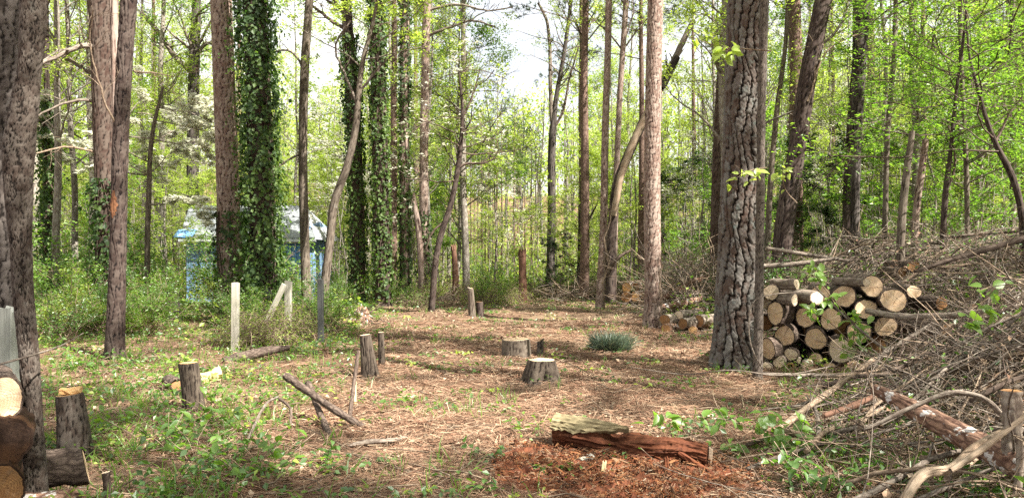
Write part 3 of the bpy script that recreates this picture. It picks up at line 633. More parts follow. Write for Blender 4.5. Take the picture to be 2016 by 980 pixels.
T27 = named('slender_tree', 'thin crooked trunk right of the grey oak on the slope', 18, [(1738, 520), (1744, 390), (1748, 260), (1760, 130), (1765, 0)], [12, 10, 10, 9, 8],
            'smooth_bark', .03, .1, .004, 'ridge', 28, .05, 13, ('under', .8), 'leaf_fresh', seed=32, twig='twig_grey')
named('dead_snag', 'taller grey broken snag standing in the right brush', 13.5, [(1778, 600), (1774, 460), (1784, 350), (1797, 258)], [18, 15, 14, 10], 'smooth_bark', .04, .12, .006, 'ridge', 28, .05, None, None, seed=33, cat='dead tree')
named('dead_snag', 'shorter pale snag behind the taller grey one on the slope', 17, [(1800, 520), (1806, 400), (1816, 330), (1823, 275)], [13, 13, 13, 12], 'pink_bark', .04, .12, .006, 'ridge', 24, .06, None, None, seed=34, cat='dead tree')
T29 = named('slender_tree', 'thin grey trunk between the largest pine and the leaning dark trunk', 20, [(1508, 530), (1516, 380), (1530, 220), (1548, 80), (1552, 0)], [12, 11, 10, 8, 8],
            'smooth_bark', .03, .1, .004, 'ridge', 24, .06, 14, ('bare', 1.), 'leaf_young', seed=35, twig='twig_grey')
T30 = named('dark_tree', 'forked dark crooked sapling under the bright maple at right', 15, [(1856, 470), (1862, 380), (1872, 300), (1884, 180), (1900, 60), (1905, 0)], [12, 11, 8, 6, 5, 4],
            'dark_bark', .03, .08, .004, 'ridge', 24, .06, 8, ('maple', .6), 'leaf_fresh', seed=36, t0=.45)
limb(T30, [(1866, 370), (1880, 330), (1868, 240)], 6, 3, 15, 'twig_dark', subs=4)
T31 = named('dark_tree', 'crooked dark leaning trunk at the right edge under green foliage', 13, [(2010, 420), (1990, 340), (1962, 285), (1945, 240), (1925, 170), (1910, 110)], [13, 12, 10, 8, 6, 4],
            'dark_bark', .03, .08, .005, 'ridge', 24, .05, 7, ('maple', .5), 'leaf_fresh', seed=37, t0=.45)
limb(T31, [(1960, 280), (1985, 230), (2014, 190)], 6, 3, 13, 'twig_dark', subs=4)
T32 = named('maple_tree', 'bushy maple with the brightest green leaf sprays at upper right', 17, [(1905, 470), (1902, 300), (1895, 150), (1892, 0)], [10, 9, 8, 7], 'smooth_bark', .03, .1, .004, 'ridge', 24, .06, 10.5, ('maple', 1.5), 'leaf_fresh', seed=38, t0=.22, twig='twig_grey')
T33 = named('maple_tree', 'green leafy maple beyond the crooked trunk at the right edge', 21, [(1990, 460), (1996, 300), (1992, 100), (1996, 0)], [12, 11, 10, 9], 'smooth_bark', .03, .1, .004, 'ridge', 24, .06, 11.5, ('maple', 1.4), 'leaf_fresh', seed=39, t0=.2, twig='twig_grey')
DW = named('dogwood_tree', 'dogwood in full white blossom between the scarred pine and the pinkish pine', 19, [(290, 590), (292, 400), (300, 260), (320, 170)], [11, 10, 8, 5],
           'smooth_bark', .03, .1, .004, 'ridge', 24, .06, 6.4, ('dogwood', 4.6), 'petal', seed=41, t0=.42, twig='twig_grey')
named('ivy_tree', 'thin ivied trunk at far left between the edge pine and the reddish pine', 18, [(96, 600), (94, 420), (92, 250), (90, 100)], [14, 13, 12, 10], 'dark_bark', .06, .1, .006, 'ridge', 20, .1, 12, ('slender', .8), 'leaf_fresh', seed=42, ivy=(4200, .1, 5.2, .2, .09))

# ------------------------------------------------------------------ the woods round the clearing: a few trees of each kind, then copies
def template(name, label, kind, h, r0, bark, leaf, twig, t0, seed, dens=1., lean=.25, t1=1.):
    r = np.random.default_rng(seed); n = 9; z = np.linspace(-.1, h, n)
    x = np.cumsum(r.normal(0, lean * .25, n)); y = np.cumsum(r.normal(0, lean * .25, n)); x -= x[0]; y -= y[0]
    P = np.stack((x, y, z), 1); R = r0 * (1 - .82 * np.linspace(0, 1, n) ** 1.2); P, R, _ = resample(P, R, h / 26)
    root = thing(name, label, 'tree', (0, 0, 0)); g = Geo(); v, f, c = tubes(P[None], R[None], 9); g.add(v, f, 0, c)
    gb, gc = crown_of(r, P, R, t0, (kind, dens), t1)
    v = np.concatenate(gb.v); g.add(v, gb.f[0][0], 0, np.concatenate(gb.co)); g.build('trunk', bark, root)
    gc.build('crown', [leaf, twig], root)
    return root
TPL = {}
def tpl(key, *a, **k): TPL.setdefault(key, []).append([template(*a, **k), False])
for i in range(4): tpl('slender', 'slender_tree', '', 'slender', (15, 17, 13, 18)[i], (.10, .13, .085, .15)[i], 'pale_trunk', ('leaf_young', 'leaf_young', 'leaf_fresh', 'leaf_young')[i], 'twig_grey', (.12, .2, .1, .25)[i], 100 + i, 1.)
for i in range(3): tpl('under', 'understory_tree', '', 'under', (6.5, 5, 8)[i], (.05, .04, .06)[i], 'pale_trunk', ('leaf_young', 'leaf_fresh', 'leaf_young')[i], 'twig_grey', .14, 110 + i, 1.)
for i in range(2): tpl('pine', 'pine_tree', '', 'pine', (21, 24)[i], (.17, .21)[i], 'pine_trunk', 'leaf_pine', 'twig_dark', (.5, .58)[i], 120 + i, 1.2, .12)
for i in range(3): tpl('bare', 'bare_tree', '', 'bare', (14, 16, 11)[i], (.09, .11, .07)[i], 'pale_trunk', 'leaf_young', 'twig_grey', (.25, .3, .15)[i], 130 + i, .8)
tpl('dogwood', 'dogwood_tree', '', 'dogwood', 6., .05, 'pale_trunk', 'petal', 'twig_grey', .4, 140, .6)
tpl('dark', 'evergreen_tree', '', 'under', 5., .05, 'pale_trunk', 'leaf_dark', 'twig_dark', .08, 150, 2.2)

def shrub_template(name, seed, h, nst, leaf, twig, nl, sz, spread, arch=.25):
    r = np.random.default_rng(seed); a = r.uniform(0, 2 * pi, nst); d = np.stack((np.cos(a) * spread, np.sin(a) * spread, np.ones(nst)), 1); d = norm(d)
    P = [r.normal(0, .14, (nst, 3)) * [1, 1, 0]]; L = h * r.uniform(.6, 1.2, nst) / 6
    for s in range(6): d = norm(d + r.normal(0, .16, d.shape) + np.array([0, 0, -arch * s / 6])); P.append(P[-1] + d * L[:, None])
    P = np.stack(P, 1); R = np.linspace(.011, .004, 7)[None] * r.uniform(.7, 1.3, (nst, 1))
    A = grow(r, P, R, 5, h * .4, .2, 1, .7, .7, .1, 5, .2, .6, .0035); g = Geo(); root = thing(name, '', 'shrub', (0, 0, 0))
    B2 = grow(r, *A, 2, h * .2, .2, 1, .7, .7, .1, 4, .2, .6, .0025)
    for Lx in ((P, R), A, B2): v, f, c = tubes(*Lx, 3); g.add(v, f, 0, c)
    g.build('stems', twig, root, kind='stuff')
    C = np.concatenate((along_pts(r, A[0], nl // 2, .05), along_pts(r, B2[0], nl // 2, .05))); v, f = leaves(C, sz, r, .5); g = Geo(); g.add(v, f, 0, None, False)
    g.build('foliage', leaf, root); return root
for i in range(3): TPL.setdefault('shrub', []).append([shrub_template('shrub', 160 + i, (1.5, 1.1, 2.)[i], (12, 14, 11)[i], ('leaf_fresh', 'leaf_young', 'leaf_green')[i], 'twig_tan', 2300, (.062, .055, .065)[i], .7), False])
for i in range(2): TPL.setdefault('tangle', []).append([shrub_template('vine_tangle', 170 + i, (1.2, 1.)[i], 34, ('leaf_young', 'leaf_fresh')[i], 'twig_tan', 1100, .05, 1.0, .9), False])
def plant(key, loc, label, group, sc=1., cat=None, pick=None, r=rng):
    lst = TPL[key]; e = lst[int(r.integers(len(lst))) if pick is None else pick]
    rz = float(r.uniform(0, 2 * pi))
    if e[1]: o = copy_tree(e[0], loc, rz, sc, label, group)
    else: o = e[0]; e[1] = True; o.location = loc; o.rotation_euler = (0, 0, rz); o.scale = (sc,) * 3 if np.isscalar(sc) else sc; o['label'] = label; o['group'] = group
    return o

MARKS = [(8, 'massive edge pine'), (96, 'thin ivied trunk'), (205, 'thick reddish pine'), (240, 'slim scarred pine'), (305, 'white dogwood'), (380, 'grey forked tree'), (440, 'pinkish pine'), (510, 'wide ivied trunk'), (600, 'smooth brown trunk'), (650, 'crooked tan sapling'),
         (692, 'first ivied trunk'), (748, 'middle ivied trunk'), (797, 'narrow ivied trunk'), (838, 'pale pine'), (905, 'dark leaning dogwood'), (1000, 'sky gap'), (1086, 'greenish forked tree'), (1148, 'thin dark trunk'), (1192, 'pale scaly pine'), (1287, 'rough flaky pine'),
         (1412, 'slim reddish pine'), (1470, 'largest pine'), (1530, 'thin grey trunk'), (1585, 'leaning dark trunk'), (1687, 'grey oak'), (1748, 'thin crooked trunk'), (1790, 'taller grey snag'), (1870, 'forked dark sapling'), (1950, 'crooked dark trunk'), (2016, 'right edge')]
def zone(x, y):
    px = 1008 + x / y * FPX; m = min(MARKS, key=lambda q: abs(q[0] - px))
    return ('deep in woods ' if y > 40 else 'farther back ' if y > 27 else 'just ') + ('left of the ' if px < m[0] else 'right of the ') + m[1]
WHAT = {'slender': ('slender leafy tree ', 'slender trees '), 'under': ('low understory tree ', 'understory trees '),
        'pine': ('straight brown pine trunk ', 'deeper pines '), 'bare': ('bare grey tree ', 'bare trees '), 'dark': ('dark evergreen bush tree ', 'evergreens ')}
r = np.random.default_rng(5)
pos = []
def free(x, y, d): 
    return all((x - a) ** 2 + (y - b) ** 2 > d * d for a, b in pos)
def spot_ok(x, y):
    px = 1008 + x / y * FPX
    if y < 40 and 610 < px < 1290: return y > 29 and not (980 < px < 1080 and y < 50) and r.uniform() < .6
    if 885 < px < 1118 and y < 62: return False
    if 190 < px < 465 and y < 24: return False
    if 1100 < px < 1400 and y < 41: return False
    if 330 < px < 660 and y < 31: return False
    if px >= 1290: return y > (18 if px < 1500 else 23 if px < 1770 else 19)
    return y > 15
mix = ['slender'] * 5 + ['under'] * 5 + ['pine'] * 2 + ['bare'] * 3
cnt = 0
while cnt < 235:
    y = 14 + 46 * r.uniform() ** .8; x = r.uniform(-.80, .80) * y
    if not spot_ok(x, y) or not free(x, y, .9 + .012 * y): continue
    key = mix[int(r.integers(len(mix)))]
    if y < 24 and key == 'pine': key = 'under'
    pos.append((x, y)); z = zone(x, y); wl, wg = WHAT[key]
    plant(key, (x, y, float(H(x, y)) - .05), wl + z, wg + z, float(r.uniform(.8, 1.2)), r=r); cnt += 1
# the slim pines of the far valley
for px in (918, 927, 934, 941, 949, 955, 962, 970, 978, 988, 1012, 1020, 1033, 1046, 1058):
    y = float(r.uniform(48, 62)); b = gy(px, y); plant('pine', b, 'slim reddish valley pine below the sky gap', 'valley pines', float(r.uniform(.42, .58)) * np.array((.7, .7, .95)), r=r)
# dogwoods deeper in
for px, y, lb in ((700, 27, 'small white dogwood behind the first ivied trunk'), (1000, 44, 'white dogwood far down the valley below the sky gap'), (1640, 27, 'white flecked dogwood behind the grey oak on the right slope'), (1380, 30, 'white flecked dogwood behind the slim reddish pine')):
    plant('dogwood', gy(px, y), lb, None, 1.1, r=r)
plant('dark', gy(1630, 24), 'dark evergreen bush behind the grey oak on the slope', None, .9, r=r)
plant('dark', gy(1345, 33), 'dark holly like evergreen right of the rough flaky pine', None, 1.1, r=r)
plant('dark', gy(1096, 33), 'round dark green bush beside the greenish grey tree', None, .5, r=r)
# unseen trees right of and behind the camera, added to shade the clearing
for x, y, key in ((9.5, 3.5, 'pine'), (8.0, -1.5, 'slender'), (5.2, .6, 'slender'), (10.5, 6.6, 'slender'), (13.8, 8.4, 'slender'), (2.6, -2.2, 'slender'), (2.1, .2, 'slender'), (4.2, -.9, 'slender'), (15.5, 1.0, 'pine'), (6.2, -5.0, 'slender'), (16, -3, 'slender'), (3.5, -7.5, 'pine'), (19, 4, 'slender'), (13.5, 11, 'under')):
    plant(key, (x, y, float(H(x, y)) - .05), WHAT[key][0] + 'added for shade beyond the right edge', 'shade trees added beyond the right edge', float(r.uniform(.9, 1.1)) * (.78 if abs(x) < 4.5 and -2 < y < 1 else 1), r=r, pick=3 if key == 'slender' else None)

# the far wooded hill: too far to tell trees apart
def far_wood():
    r = np.random.default_rng(77); g = Geo(); n = 620; y = r.uniform(62, 175, n); x = r.uniform(-.85, .85, n) * y; z = H(x, y); h = r.uniform(10, 17, n); pxf = 1008 + x / y * FPX; notch = np.exp(-((pxf - 1010) / 85) ** 4); h = np.minimum(h, (1 - notch) * 99 + np.maximum(4, y * .215 - z + 1.2 * r.normal(size=n)))
    P = np.stack([np.stack((x + r.normal(0, .25, n) * s, y, z + h * s), 1) for s in np.linspace(0, 1, 5)], 1); R = np.linspace(.15, .03, 5)[None] * r.uniform(.6, 1.3, (n, 1))
    v, f, c = tubes(P, R, 4); g.add(v, f, 0, c)
    A = grow(r, P, R, 9, 4.2, .25, 1, .5, .7, .6, 4, .15, .5, .03); v, f, c = tubes(*A, 3); g.add(v, f, 0, c)
    A2 = grow(r, *A, 2, 1.8, .3, 1, .7, .6, .4, 3, .15, .5, .02); v, f, c = tubes(*A2, 3); g.add(v, f, 0, c)
    kk = r.uniform(0, 1, n); per = np.repeat(np.arange(n), 9 * 2); sel = np.where(kk[per] < .62)[0]
    C = along_pts(r, A2[0][sel], 95000, .6); v, f = leaves(C, .36, r, .4, .7); g.add(v, f, 1, None, False)
    sel = np.where((kk[per] >= .62) & (kk[per] < .8))[0]; C = along_pts(r, A2[0][sel], 26000, .5); v, f = leaves(C, .34, r, .4, .7); g.add(v, f, 2, None, False)
    m_ = 45000; yy = r.uniform(55, 170, m_); xx = r.uniform(-.8, .8, m_) * yy; C = np.stack((xx, yy, H(xx, yy) + 3.2 * r.uniform(0, 1, m_) ** 1.5), 1); v, f = leaves(C, .36, r, .3, .7); g.add(v, f, 1, None, False)
    g.build('far_wood', ['pale_trunk', 'leaf_young', 'leaf_fresh'], label='hazy wooded hillside of pale trunks and new leaves beyond the valley', cat='woods', kind='stuff')
far_wood()

# shrubs and tangles
r = np.random.default_rng(9)
def shrubs(key, n, x0, x1, y0, y1, label, group, s0, s1, cat='shrub'):
    for _ in range(n):
        px = r.uniform(x0, x1); Y = y0 + (y1 - y0) * r.uniform(); b = gy(px, Y); plant(key, b, ('leafy shrub ' if key == 'shrub' else 'twiggy vine tangle ') + zone(b[0], b[1]).replace('just', 'low') + (', small' if int(px) % 2 else ''), group, float(r.uniform(s0, s1)), r=r)
shrubs('shrub', 16, 66, 225, 12.5, 22, 'leafy shrub in the undergrowth between the edge pine and the scarred pine', 'shrubs at far left', .6, 1.1)
shrubs('shrub', 4, 80, 190, 13.5, 18, '', 'tall shrubs at far left', .9, 1.2)
shrubs('shrub', 4, 440, 535, 14.6, 17, '', 'shrubs by the fence', .45, .65)
shrubs('shrub', 7, 250, 300, 14.5, 20, 'leafy shrub in the undergrowth before the left part of the shed', 'shrubs before the shed', .5, .85)
shrubs('shrub', 5, 470, 545, 15, 22, '', 'shrubs by the fence', .4, .8)
shrubs('shrub', 4, 618, 660, 15, 22, 'leafy shrub in the undergrowth right of the front fence post', 'shrubs by the fence', .4, .8)
shrubs('shrub', 8, 425, 545, 19, 23.5, '', 'tall shrubs before the shed', 1.0, 1.5)
shrubs('shrub', 10, 60, 255, 17, 25, '', 'tall shrubs at far left', 1.1, 1.7)
shrubs('tangle', 9, 640, 1000, 22, 30, '', 'tangles at the far left side', .7, 1.1)
shrubs('tangle', 9, 470, 640, 13.2, 17, 'tangle of tan vines with new leaves around the fence posts', 'vine tangles', .6, .95)
shrubs('shrub', 18, 640, 960, 24, 32, 'leafy shrub at the far left side of the clearing', 'shrubs at the far left side', .4, .9)
shrubs('shrub', 16, 940, 1280, 31, 40, 'leafy shrub at the far end of the clearing', 'shrubs at the far end', .5, 1.0)
shrubs('tangle', 10, 900, 1270, 29, 36, 'pale twiggy tangle at the far end of the clearing', 'tangles at the far end', .8, 1.3)
shrubs('shrub', 14, 1300, 1560, 19, 26, 'leafy shrub behind the far brush pile', 'shrubs behind the far brush', .6, 1.1)
shrubs('shrub', 22, 1560, 2016, 14, 22, 'leafy shrub on the right slope above the brush', 'shrubs on the slope', .6, 1.2)
shrubs('tangle', 8, 1560, 1990, 13, 17, 'twiggy tangle on the right slope above the brush', 'tangles on the slope', 1., 1.5)
for k_ in TPL:
    for e in TPL[k_]:
        if not e[1]:
            for ch in list(e[0].children): bpy.data.objects.remove(ch)
            bpy.data.objects.remove(e[0])

# ------------------------------------------------------------------ litter, ground plants
def clearing(x, y):
    """1 on the raked pine straw, 0 in the green undergrowth"""
    px = 1008 + x / np.maximum(y, .5) * FPX
    xl = np.interp(y, [3, 6, 8, 10, 13, 18, 26, 34], [-1.5, -2.2, -2.3, -2.0, -2.6, -3.4, -4.2, -5.]); xr = np.interp(y, [3, 6, 9, 12, 18, 26, 34], [1.6, 2.4, 3.0, 4.0, 3.6, 4.6, 5.5])
    w = .9 + .5 * np.sin(x * 1.7 + y) + .4 * np.sin(y * 2.3 - x * 1.1)
    return sstep(xl - w * .7, xl + w * .9, x) * (1 - sstep(xr - .5, xr + w, x)) * (1 - sstep(28, 36, y))
def scatter(r, n, y0, y1, pw=1.0, wid=.74):
    y = y0 + (y1 - y0) * r.uniform(0, 1, n) ** pw; x = r.uniform(-wid, wid, n) * y + r.uniform(-.3, .3, n); return x, y
def lay_litter():
    r = np.random.default_rng(21)
    n = 280000; x, y = scatter(r, n, 3., 18, 1.3); k = r.uniform(0, 1, n) < (.30 + .7 * clearing(x, y)) * (.35 + .65 * (vn(x * 1.3, y * 1.5, 4) > -.35)); x, y = x[k], y[k]; n = len(x)
    a = 2.2 * vn(x * 1.6, y * 1.8, 11) + r.normal(0, .75, n); L = r.uniform(.07, .20, n) * (.85 + .03 * y); d = np.stack((np.cos(a), np.sin(a), r.normal(0, .18, n)), 1); wv = np.stack((-np.sin(a), np.cos(a), r.normal(0, .5, n)), 1) * (.0010 + .00016 * y)[:, None]
    C = np.stack((x, y, H(x, y) + .018 * vn(x * 3.1, y * 3.3, 1) + r.uniform(.004, .045, n)), 1)
    V = np.stack((C - d * L[:, None] / 2 - wv, C - d * L[:, None] / 2 + wv, C + d * L[:, None] / 2 + wv * .4, C + d * L[:, None] / 2 - wv * .4), 1)
    F = np.arange(n * 4).reshape(n, 4)
    g = Geo(); g.add(V.reshape(-1, 3), F, 0, None, False)
    g.build('pine_straw', 'needle_litter', label='reddish brown pine straw spread over the clearing floor', cat='pine straw', kind='stuff')
    n = 60000; x, y = scatter(r, n, 3., 34, 1.35); k = r.uniform(0, 1, n) < .06 + .9 * sstep(.0, .7, vn(x * 1.2 + 2, y * 1.4, 8) + .4 * vn(x * 3.3, y * 3.1, 2)); x, y = x[k], y[k]; n = len(x)
    C = np.stack((x, y, H(x, y) + .018 * vn(x * 3.1, y * 3.3, 1) + r.uniform(.006, .04, n)), 1)
    v, f = leaves(C, .042 + .0022 * y, r, .7, .6, .55); g = Geo(); g.add(v, f, 0, None, False)
    g.build('fallen_leaves', 'leaf_litter', label='dry tan and brown fallen leaves strewn over the ground', cat='fallen leaves', kind='stuff')
    n = 26000; x, y = scatter(r, n, 6.5, 33, .8, .5); k = (clearing(x, y) > .35) & (r.uniform(0, 1, n) < .9 * sstep(-.1, .6, vn(x * .7 + 3, y * .8, 12)) * np.where(y > 15, 1, .45)); x, y = x[k], y[k]; n = len(x); a = r.uniform(0, 2 * pi, n); L = r.uniform(.07, .2, n)[:, None]
    d = norm(np.stack((np.cos(a), np.sin(a), np.abs(r.normal(0, .4, n))), 1)); C = np.stack((x, y, H(x, y) + .01), 1); wv = np.stack((-np.sin(a), np.cos(a), 0 * a), 1) * (.0012 + .00022 * y)[:, None]
    V = np.stack((C - wv, C + wv, C + d * L + wv * .3, C + d * L - wv * .3), 1); g = Geo(); g.add(V.reshape(-1, 3), np.arange(n * 4).reshape(n, 4), 0, None, False)
    g.build('dry_grass', 'straw', label='pale dry grass and straw in the sunny parts of the clearing', cat='dry grass', kind='stuff')
    # wood chips and short broken sticks
    n = 4600; x, y = scatter(r, n, 3.2, 26, 1.2); a = r.uniform(0, 2 * pi, n); L = .06 + .6 * r.uniform(0, 1, n) ** 2.5; z = H(x, y) + r.uniform(.01, .05, n)
    d = np.stack((np.cos(a), np.sin(a), r.normal(0, .1, n)), 1); P0 = np.stack((x, y, z), 1); P = np.stack([P0 + d * (L * s)[:, None] + r.normal(0, .012, (n, 3)) for s in (0, .5, 1)], 1)
    v, f, c = tubes(P, np.broadcast_to(r.uniform(.002, .007, (n, 1)), (n, 3)), 4); g = Geo(); g.add(v, f, 0, c)
    g.build('fallen_sticks', 'twig_tan', label='short broken sticks littering the clearing and its edges', cat='sticks', kind='stuff')
lay_litter()
def ground_plants():
    r = np.random.default_rng(22)
    n = 15000; x, y = scatter(r, n, 3., 34, 1.15); c = clearing(x, y); pat = vn(x * .8, y * .9, 3) + .5 * vn(x * 2.3, y * 2.1, 6)
    dn = np.where(c > .5, .6 * sstep(-.1, .6, pat), .80 * sstep(-.35, .65, pat)) * np.where((x < 0) & (c < .5), .8, .5); k = r.uniform(0, 1, n) < dn; x, y = x[k], y[k]; n = len(x)
    m = 11; rad = .07 + .05 * r.uniform(0, 1, n); hgt = r.uniform(.03, .24, n) * np.where(clearing(x, y) > .5, .55, 1.)
    ii = np.repeat(np.arange(n), m); C = np.stack((x[ii] + r.normal(0, 1, n * m) * rad[ii], y[ii] + r.normal(0, 1, n * m) * rad[ii], 0 * x[ii]), 1)
    C[:, 2] = H(C[:, 0], C[:, 1]) + .02 + hgt[ii] * r.uniform(.15, 1, n * m)
    sel = r.uniform(0, 1, n)[ii]; g = Geo()
    for q, (lo, hi) in enumerate(((0, .25), (.25, .88), (.88, 1.01))):
        s = (sel >= lo) & (sel < hi); v, f = leaves(C[s], (.048 + .0014 * C[s][:, 1]), r, .6, .62, .25); g.add(v, f, q, None, False)
    g.build('ground_cover', ['leaf_fresh', 'leaf_green', 'leaf_young'], label='low green seedlings and trailing honeysuckle covering the forest floor', cat='ground cover', kind='stuff')
    n = 7000; x, y = scatter(r, n, 3.6, 30, 1.1); k = r.uniform(0, 1, n) < np.where(clearing(x, y) > .5, .25 * (vn(x * 1.1, y, 9) > .2), .8); x, y = x[k], y[k]; n = len(x); m = 5; ii = np.repeat(np.arange(n), m)
    P0 = np.stack((x[ii] + r.normal(0, .04, n * m), y[ii] + r.normal(0, .04, n * m), x[ii] * 0), 1); P0[:, 2] = H(P0[:, 0], P0[:, 1]); L = r.uniform(.08, .24, n * m)[:, None]; d = norm(r.normal(0, .45, P0.shape) + [0, 0, 1]); sd_ = norm(np.cross(d, r.normal(size=d.shape))) * .0045
    V = np.stack((P0 - sd_, P0 + sd_, P0 + d * L * .6 + sd_ * .8, P0 + d * L * .6 - sd_ * .8, P0 + d * L + d[:, [1, 0, 2]] * [1, 1, -.3] * L * .25), 1); i = np.arange(n * m)[:, None] * 5
    g = Geo(); g.add(V.reshape(-1, 3), i + np.array([[0, 1, 2, 3]]), 0, None, False); F3 = i + np.array([[3, 2, 4]]); g.f.append((F3, 0, False))
    g.build('grass', 'leaf_fresh', label='thin grass blades sprouting at the edges of the clearing', cat='grass', kind='stuff')
    # green understorey of the deeper woods, past the clearing
    n = 24000; y = r.uniform(16, 75, n); x = r.uniform(-.8, .8, n) * y; pxu = 1008 + x / y * FPX; k = (clearing(x, y) < .3) & ~((y < 26) & (((pxu > 345) & (pxu < 425)) | ((pxu > 545) & (pxu < 615)))) & ~((np.abs(x / y) < .2) & (y < 36)) & (r.uniform(0, 1, n) < sstep(-.5, .4, vn(x * .35, y * .3, 2))); x, y = x[k], y[k]; n = len(x); m = 9; ii = np.repeat(np.arange(n), m)
    C = np.stack((x[ii] + r.normal(0, .35, n * m), y[ii] + r.normal(0, .35, n * m), 0 * x[ii]), 1); C[:, 2] = H(C[:, 0], C[:, 1]) + np.abs(r.normal(0, .5, n * m)) * (.6 + .9 * sstep(20, 50, C[:, 1]))
    sel = r.uniform(0, 1, n)[ii]; g = Geo()
    for q, (lo, hi) in enumerate(((0, .5), (.5, .8), (.8, 1.01))):
        s = (sel >= lo) & (sel < hi); v, f = leaves(C[s], .085 + .0018 * C[s][:, 1], r, .5, .65); g.add(v, f, q, None, False)
    n = 15000; y = r.uniform(25, 78, n); x = r.uniform(-.8, .8, n) * y; pxu = 1008 + x / y * FPX; k = ~((np.abs(x / y) < .2) & (y < 37)) & ~((y < 31) & (pxu > 330) & (pxu < 640)) & (r.uniform(0, 1, n) < sstep(-.6, .5, vn(x * .3, y * .25, 4))); x, y = x[k], y[k]; n = len(x); m = 8; ii = np.repeat(np.arange(n), m); zc = 4.8 * r.uniform(0, 1, n) ** 1.3
    C = np.stack((x[ii] + r.normal(0, .38, n * m), y[ii] + r.normal(0, .38, n * m), zc[ii] + .22 * r.normal(size=n * m)), 1); C[:, 2] = H(C[:, 0], C[:, 1]) + np.abs(C[:, 2]); v, f = leaves(C, .07 + .0014 * C[:, 1], r, .6, .65); g.add(v, f, 0, None, False)
    ns = 2600; y = r.uniform(24, 75, ns); x = r.uniform(-.8, .8, ns) * y; pxu = 1008 + x / y * FPX; k = ~((np.abs(x / y) < .2) & (y < 37)) & ~((y < 31) & (pxu > 330) & (pxu < 640)); x, y = x[k], y[k]; ns = len(x); hh = r.uniform(1.5, 6, ns); P = np.stack([np.stack((x + r.normal(0, .12, ns) * q * 2, y + r.normal(0, .1, ns) * q, H(x, y) + hh * q), 1) for q in (0, .35, .7, 1)], 1)
    R = r.uniform(.012, .03, (ns, 1)) * np.linspace(1, .3, 4); v, f, c = tubes(P, R, 3); g.add(v, f, 3, c); A = grow(r, P, R, 2, 1.1, .3, 1, .6, .7, .4, 4, .2, .6, .008); v, f, c = tubes(*A, 3); g.add(v, f, 3, c)
    g.build('undergrowth', ['leaf_young', 'leaf_fresh', 'leaf_green', 'pale_trunk'], label='green undergrowth and thin saplings filling the woods beyond the clearing', cat='undergrowth', kind='stuff')
ground_plants()

# ------------------------------------------------------------------ stumps, posts, logs
def stump(name, label, Y, base, top, w0, w1, bark, cut, seed, flare=.35, su=.04, sv=.09, dep=.012, style='ridge', cat='tree stump', k=56, step=.02, slope=(0, 0), hollow=False):
    """a cut trunk from the ground point under base to top (photo pixels) with a sawn face"""
    B = gp(*base) if Y is None else gy(base[0], Y); Y = B[1]; tp = at(top[0], top[1], Y) - B
    root = thing(name, label, cat, B); P = np.array([[0, 0, -.06], [tp[0] * .5, 0, tp[2] * .5], tp]); R = np.array([w0, (w0 + w1) / 2, w1]) / 2 / FPX * Y
    g = Geo(); PP, RR, V = bark_tube(g, P, R, k, step, su, sv, dep, seed, style, 0, flare); ring = V[-1]; nr = norm(PP[-1] - PP[-2])
    ring = ring + np.outer((ring - PP[-1]) @ np.array([1, 0, 0]), (0, 0, slope[0])) + np.outer((ring - PP[-1]) @ np.array([0, 1, 0]), (0, 0, slope[1]))
    gv = V.copy(); gv[-1] = ring; g.v[0] = gv.reshape(-1, 3)
    inner = PP[-1] + (ring - PP[-1]) * .93 + nr * .003; i0 = g.n; g.add(np.concatenate((ring, inner)), [(j, (j + 1) % k, k + (j + 1) % k, k + j) for j in range(k)], 0)
    g.build('bark', bark, root); cut_face(root, PP[-1] + nr * .004, nr, inner + nr * .001, cut, np.random.default_rng(seed), .0005)
    return root, B
stump('tree_stump', 'flared stump with dark furrowed bark and pale pink top, nearest in mid clearing', None, (1067, 748), (1067, 708), 60, 47, 'stump_bark', 'cut_fresh', 51, .42, .045, .10, .018, k=84, step=.012)
stump('tree_stump', 'wider mossy tan stump just behind the flared dark stump', None, (1017, 703), (1016, 668), 54, 52, 'smooth_bark', 'cut_fresh', 52, .12, .04, .09, .010)
stump('tree_stump', 'grey weathered splinter stub between the two stumps in mid clearing', None, (1063, 698), (1064, 670), 13, 13, 'patchy_bark', 'dead_wood' if 0 else 'cut_brown', 53, .1, .02, .06, .003, k=20, slope=(.8, 0))
stump('tree_stump', 'knee high brown stump with split bark, beside the leaning dark rod', None, (730, 742), (719, 659), 32, 21, 'stump_bark', 'cut_fresh', 54, .25, .036, .14, .013)
stump('tree_stump', 'thin cut stem just right of the knee high brown stump', None, (752, 720), (750, 654), 13, 12, 'stump_bark', 'cut_fresh', 55, .1, .02, .08, .003, k=24)
stump('tree_stump', 'leaning dark stump with yellow split wood lying behind it at left', None, (384, 806), (371, 714), 38, 36, 'stump_bark', 'cut_orange', 56, .15, .032, .10, .013, slope=(-.1, 0))
A_st = stump('tree_stump', 'stump with stepped bright orange top behind the bottom left log', 6.1, (152, 900), (138, 776), 60, 48, 'cherry_bark', 'cut_orange', 57, .2, .04, .09, .014, 'plate')
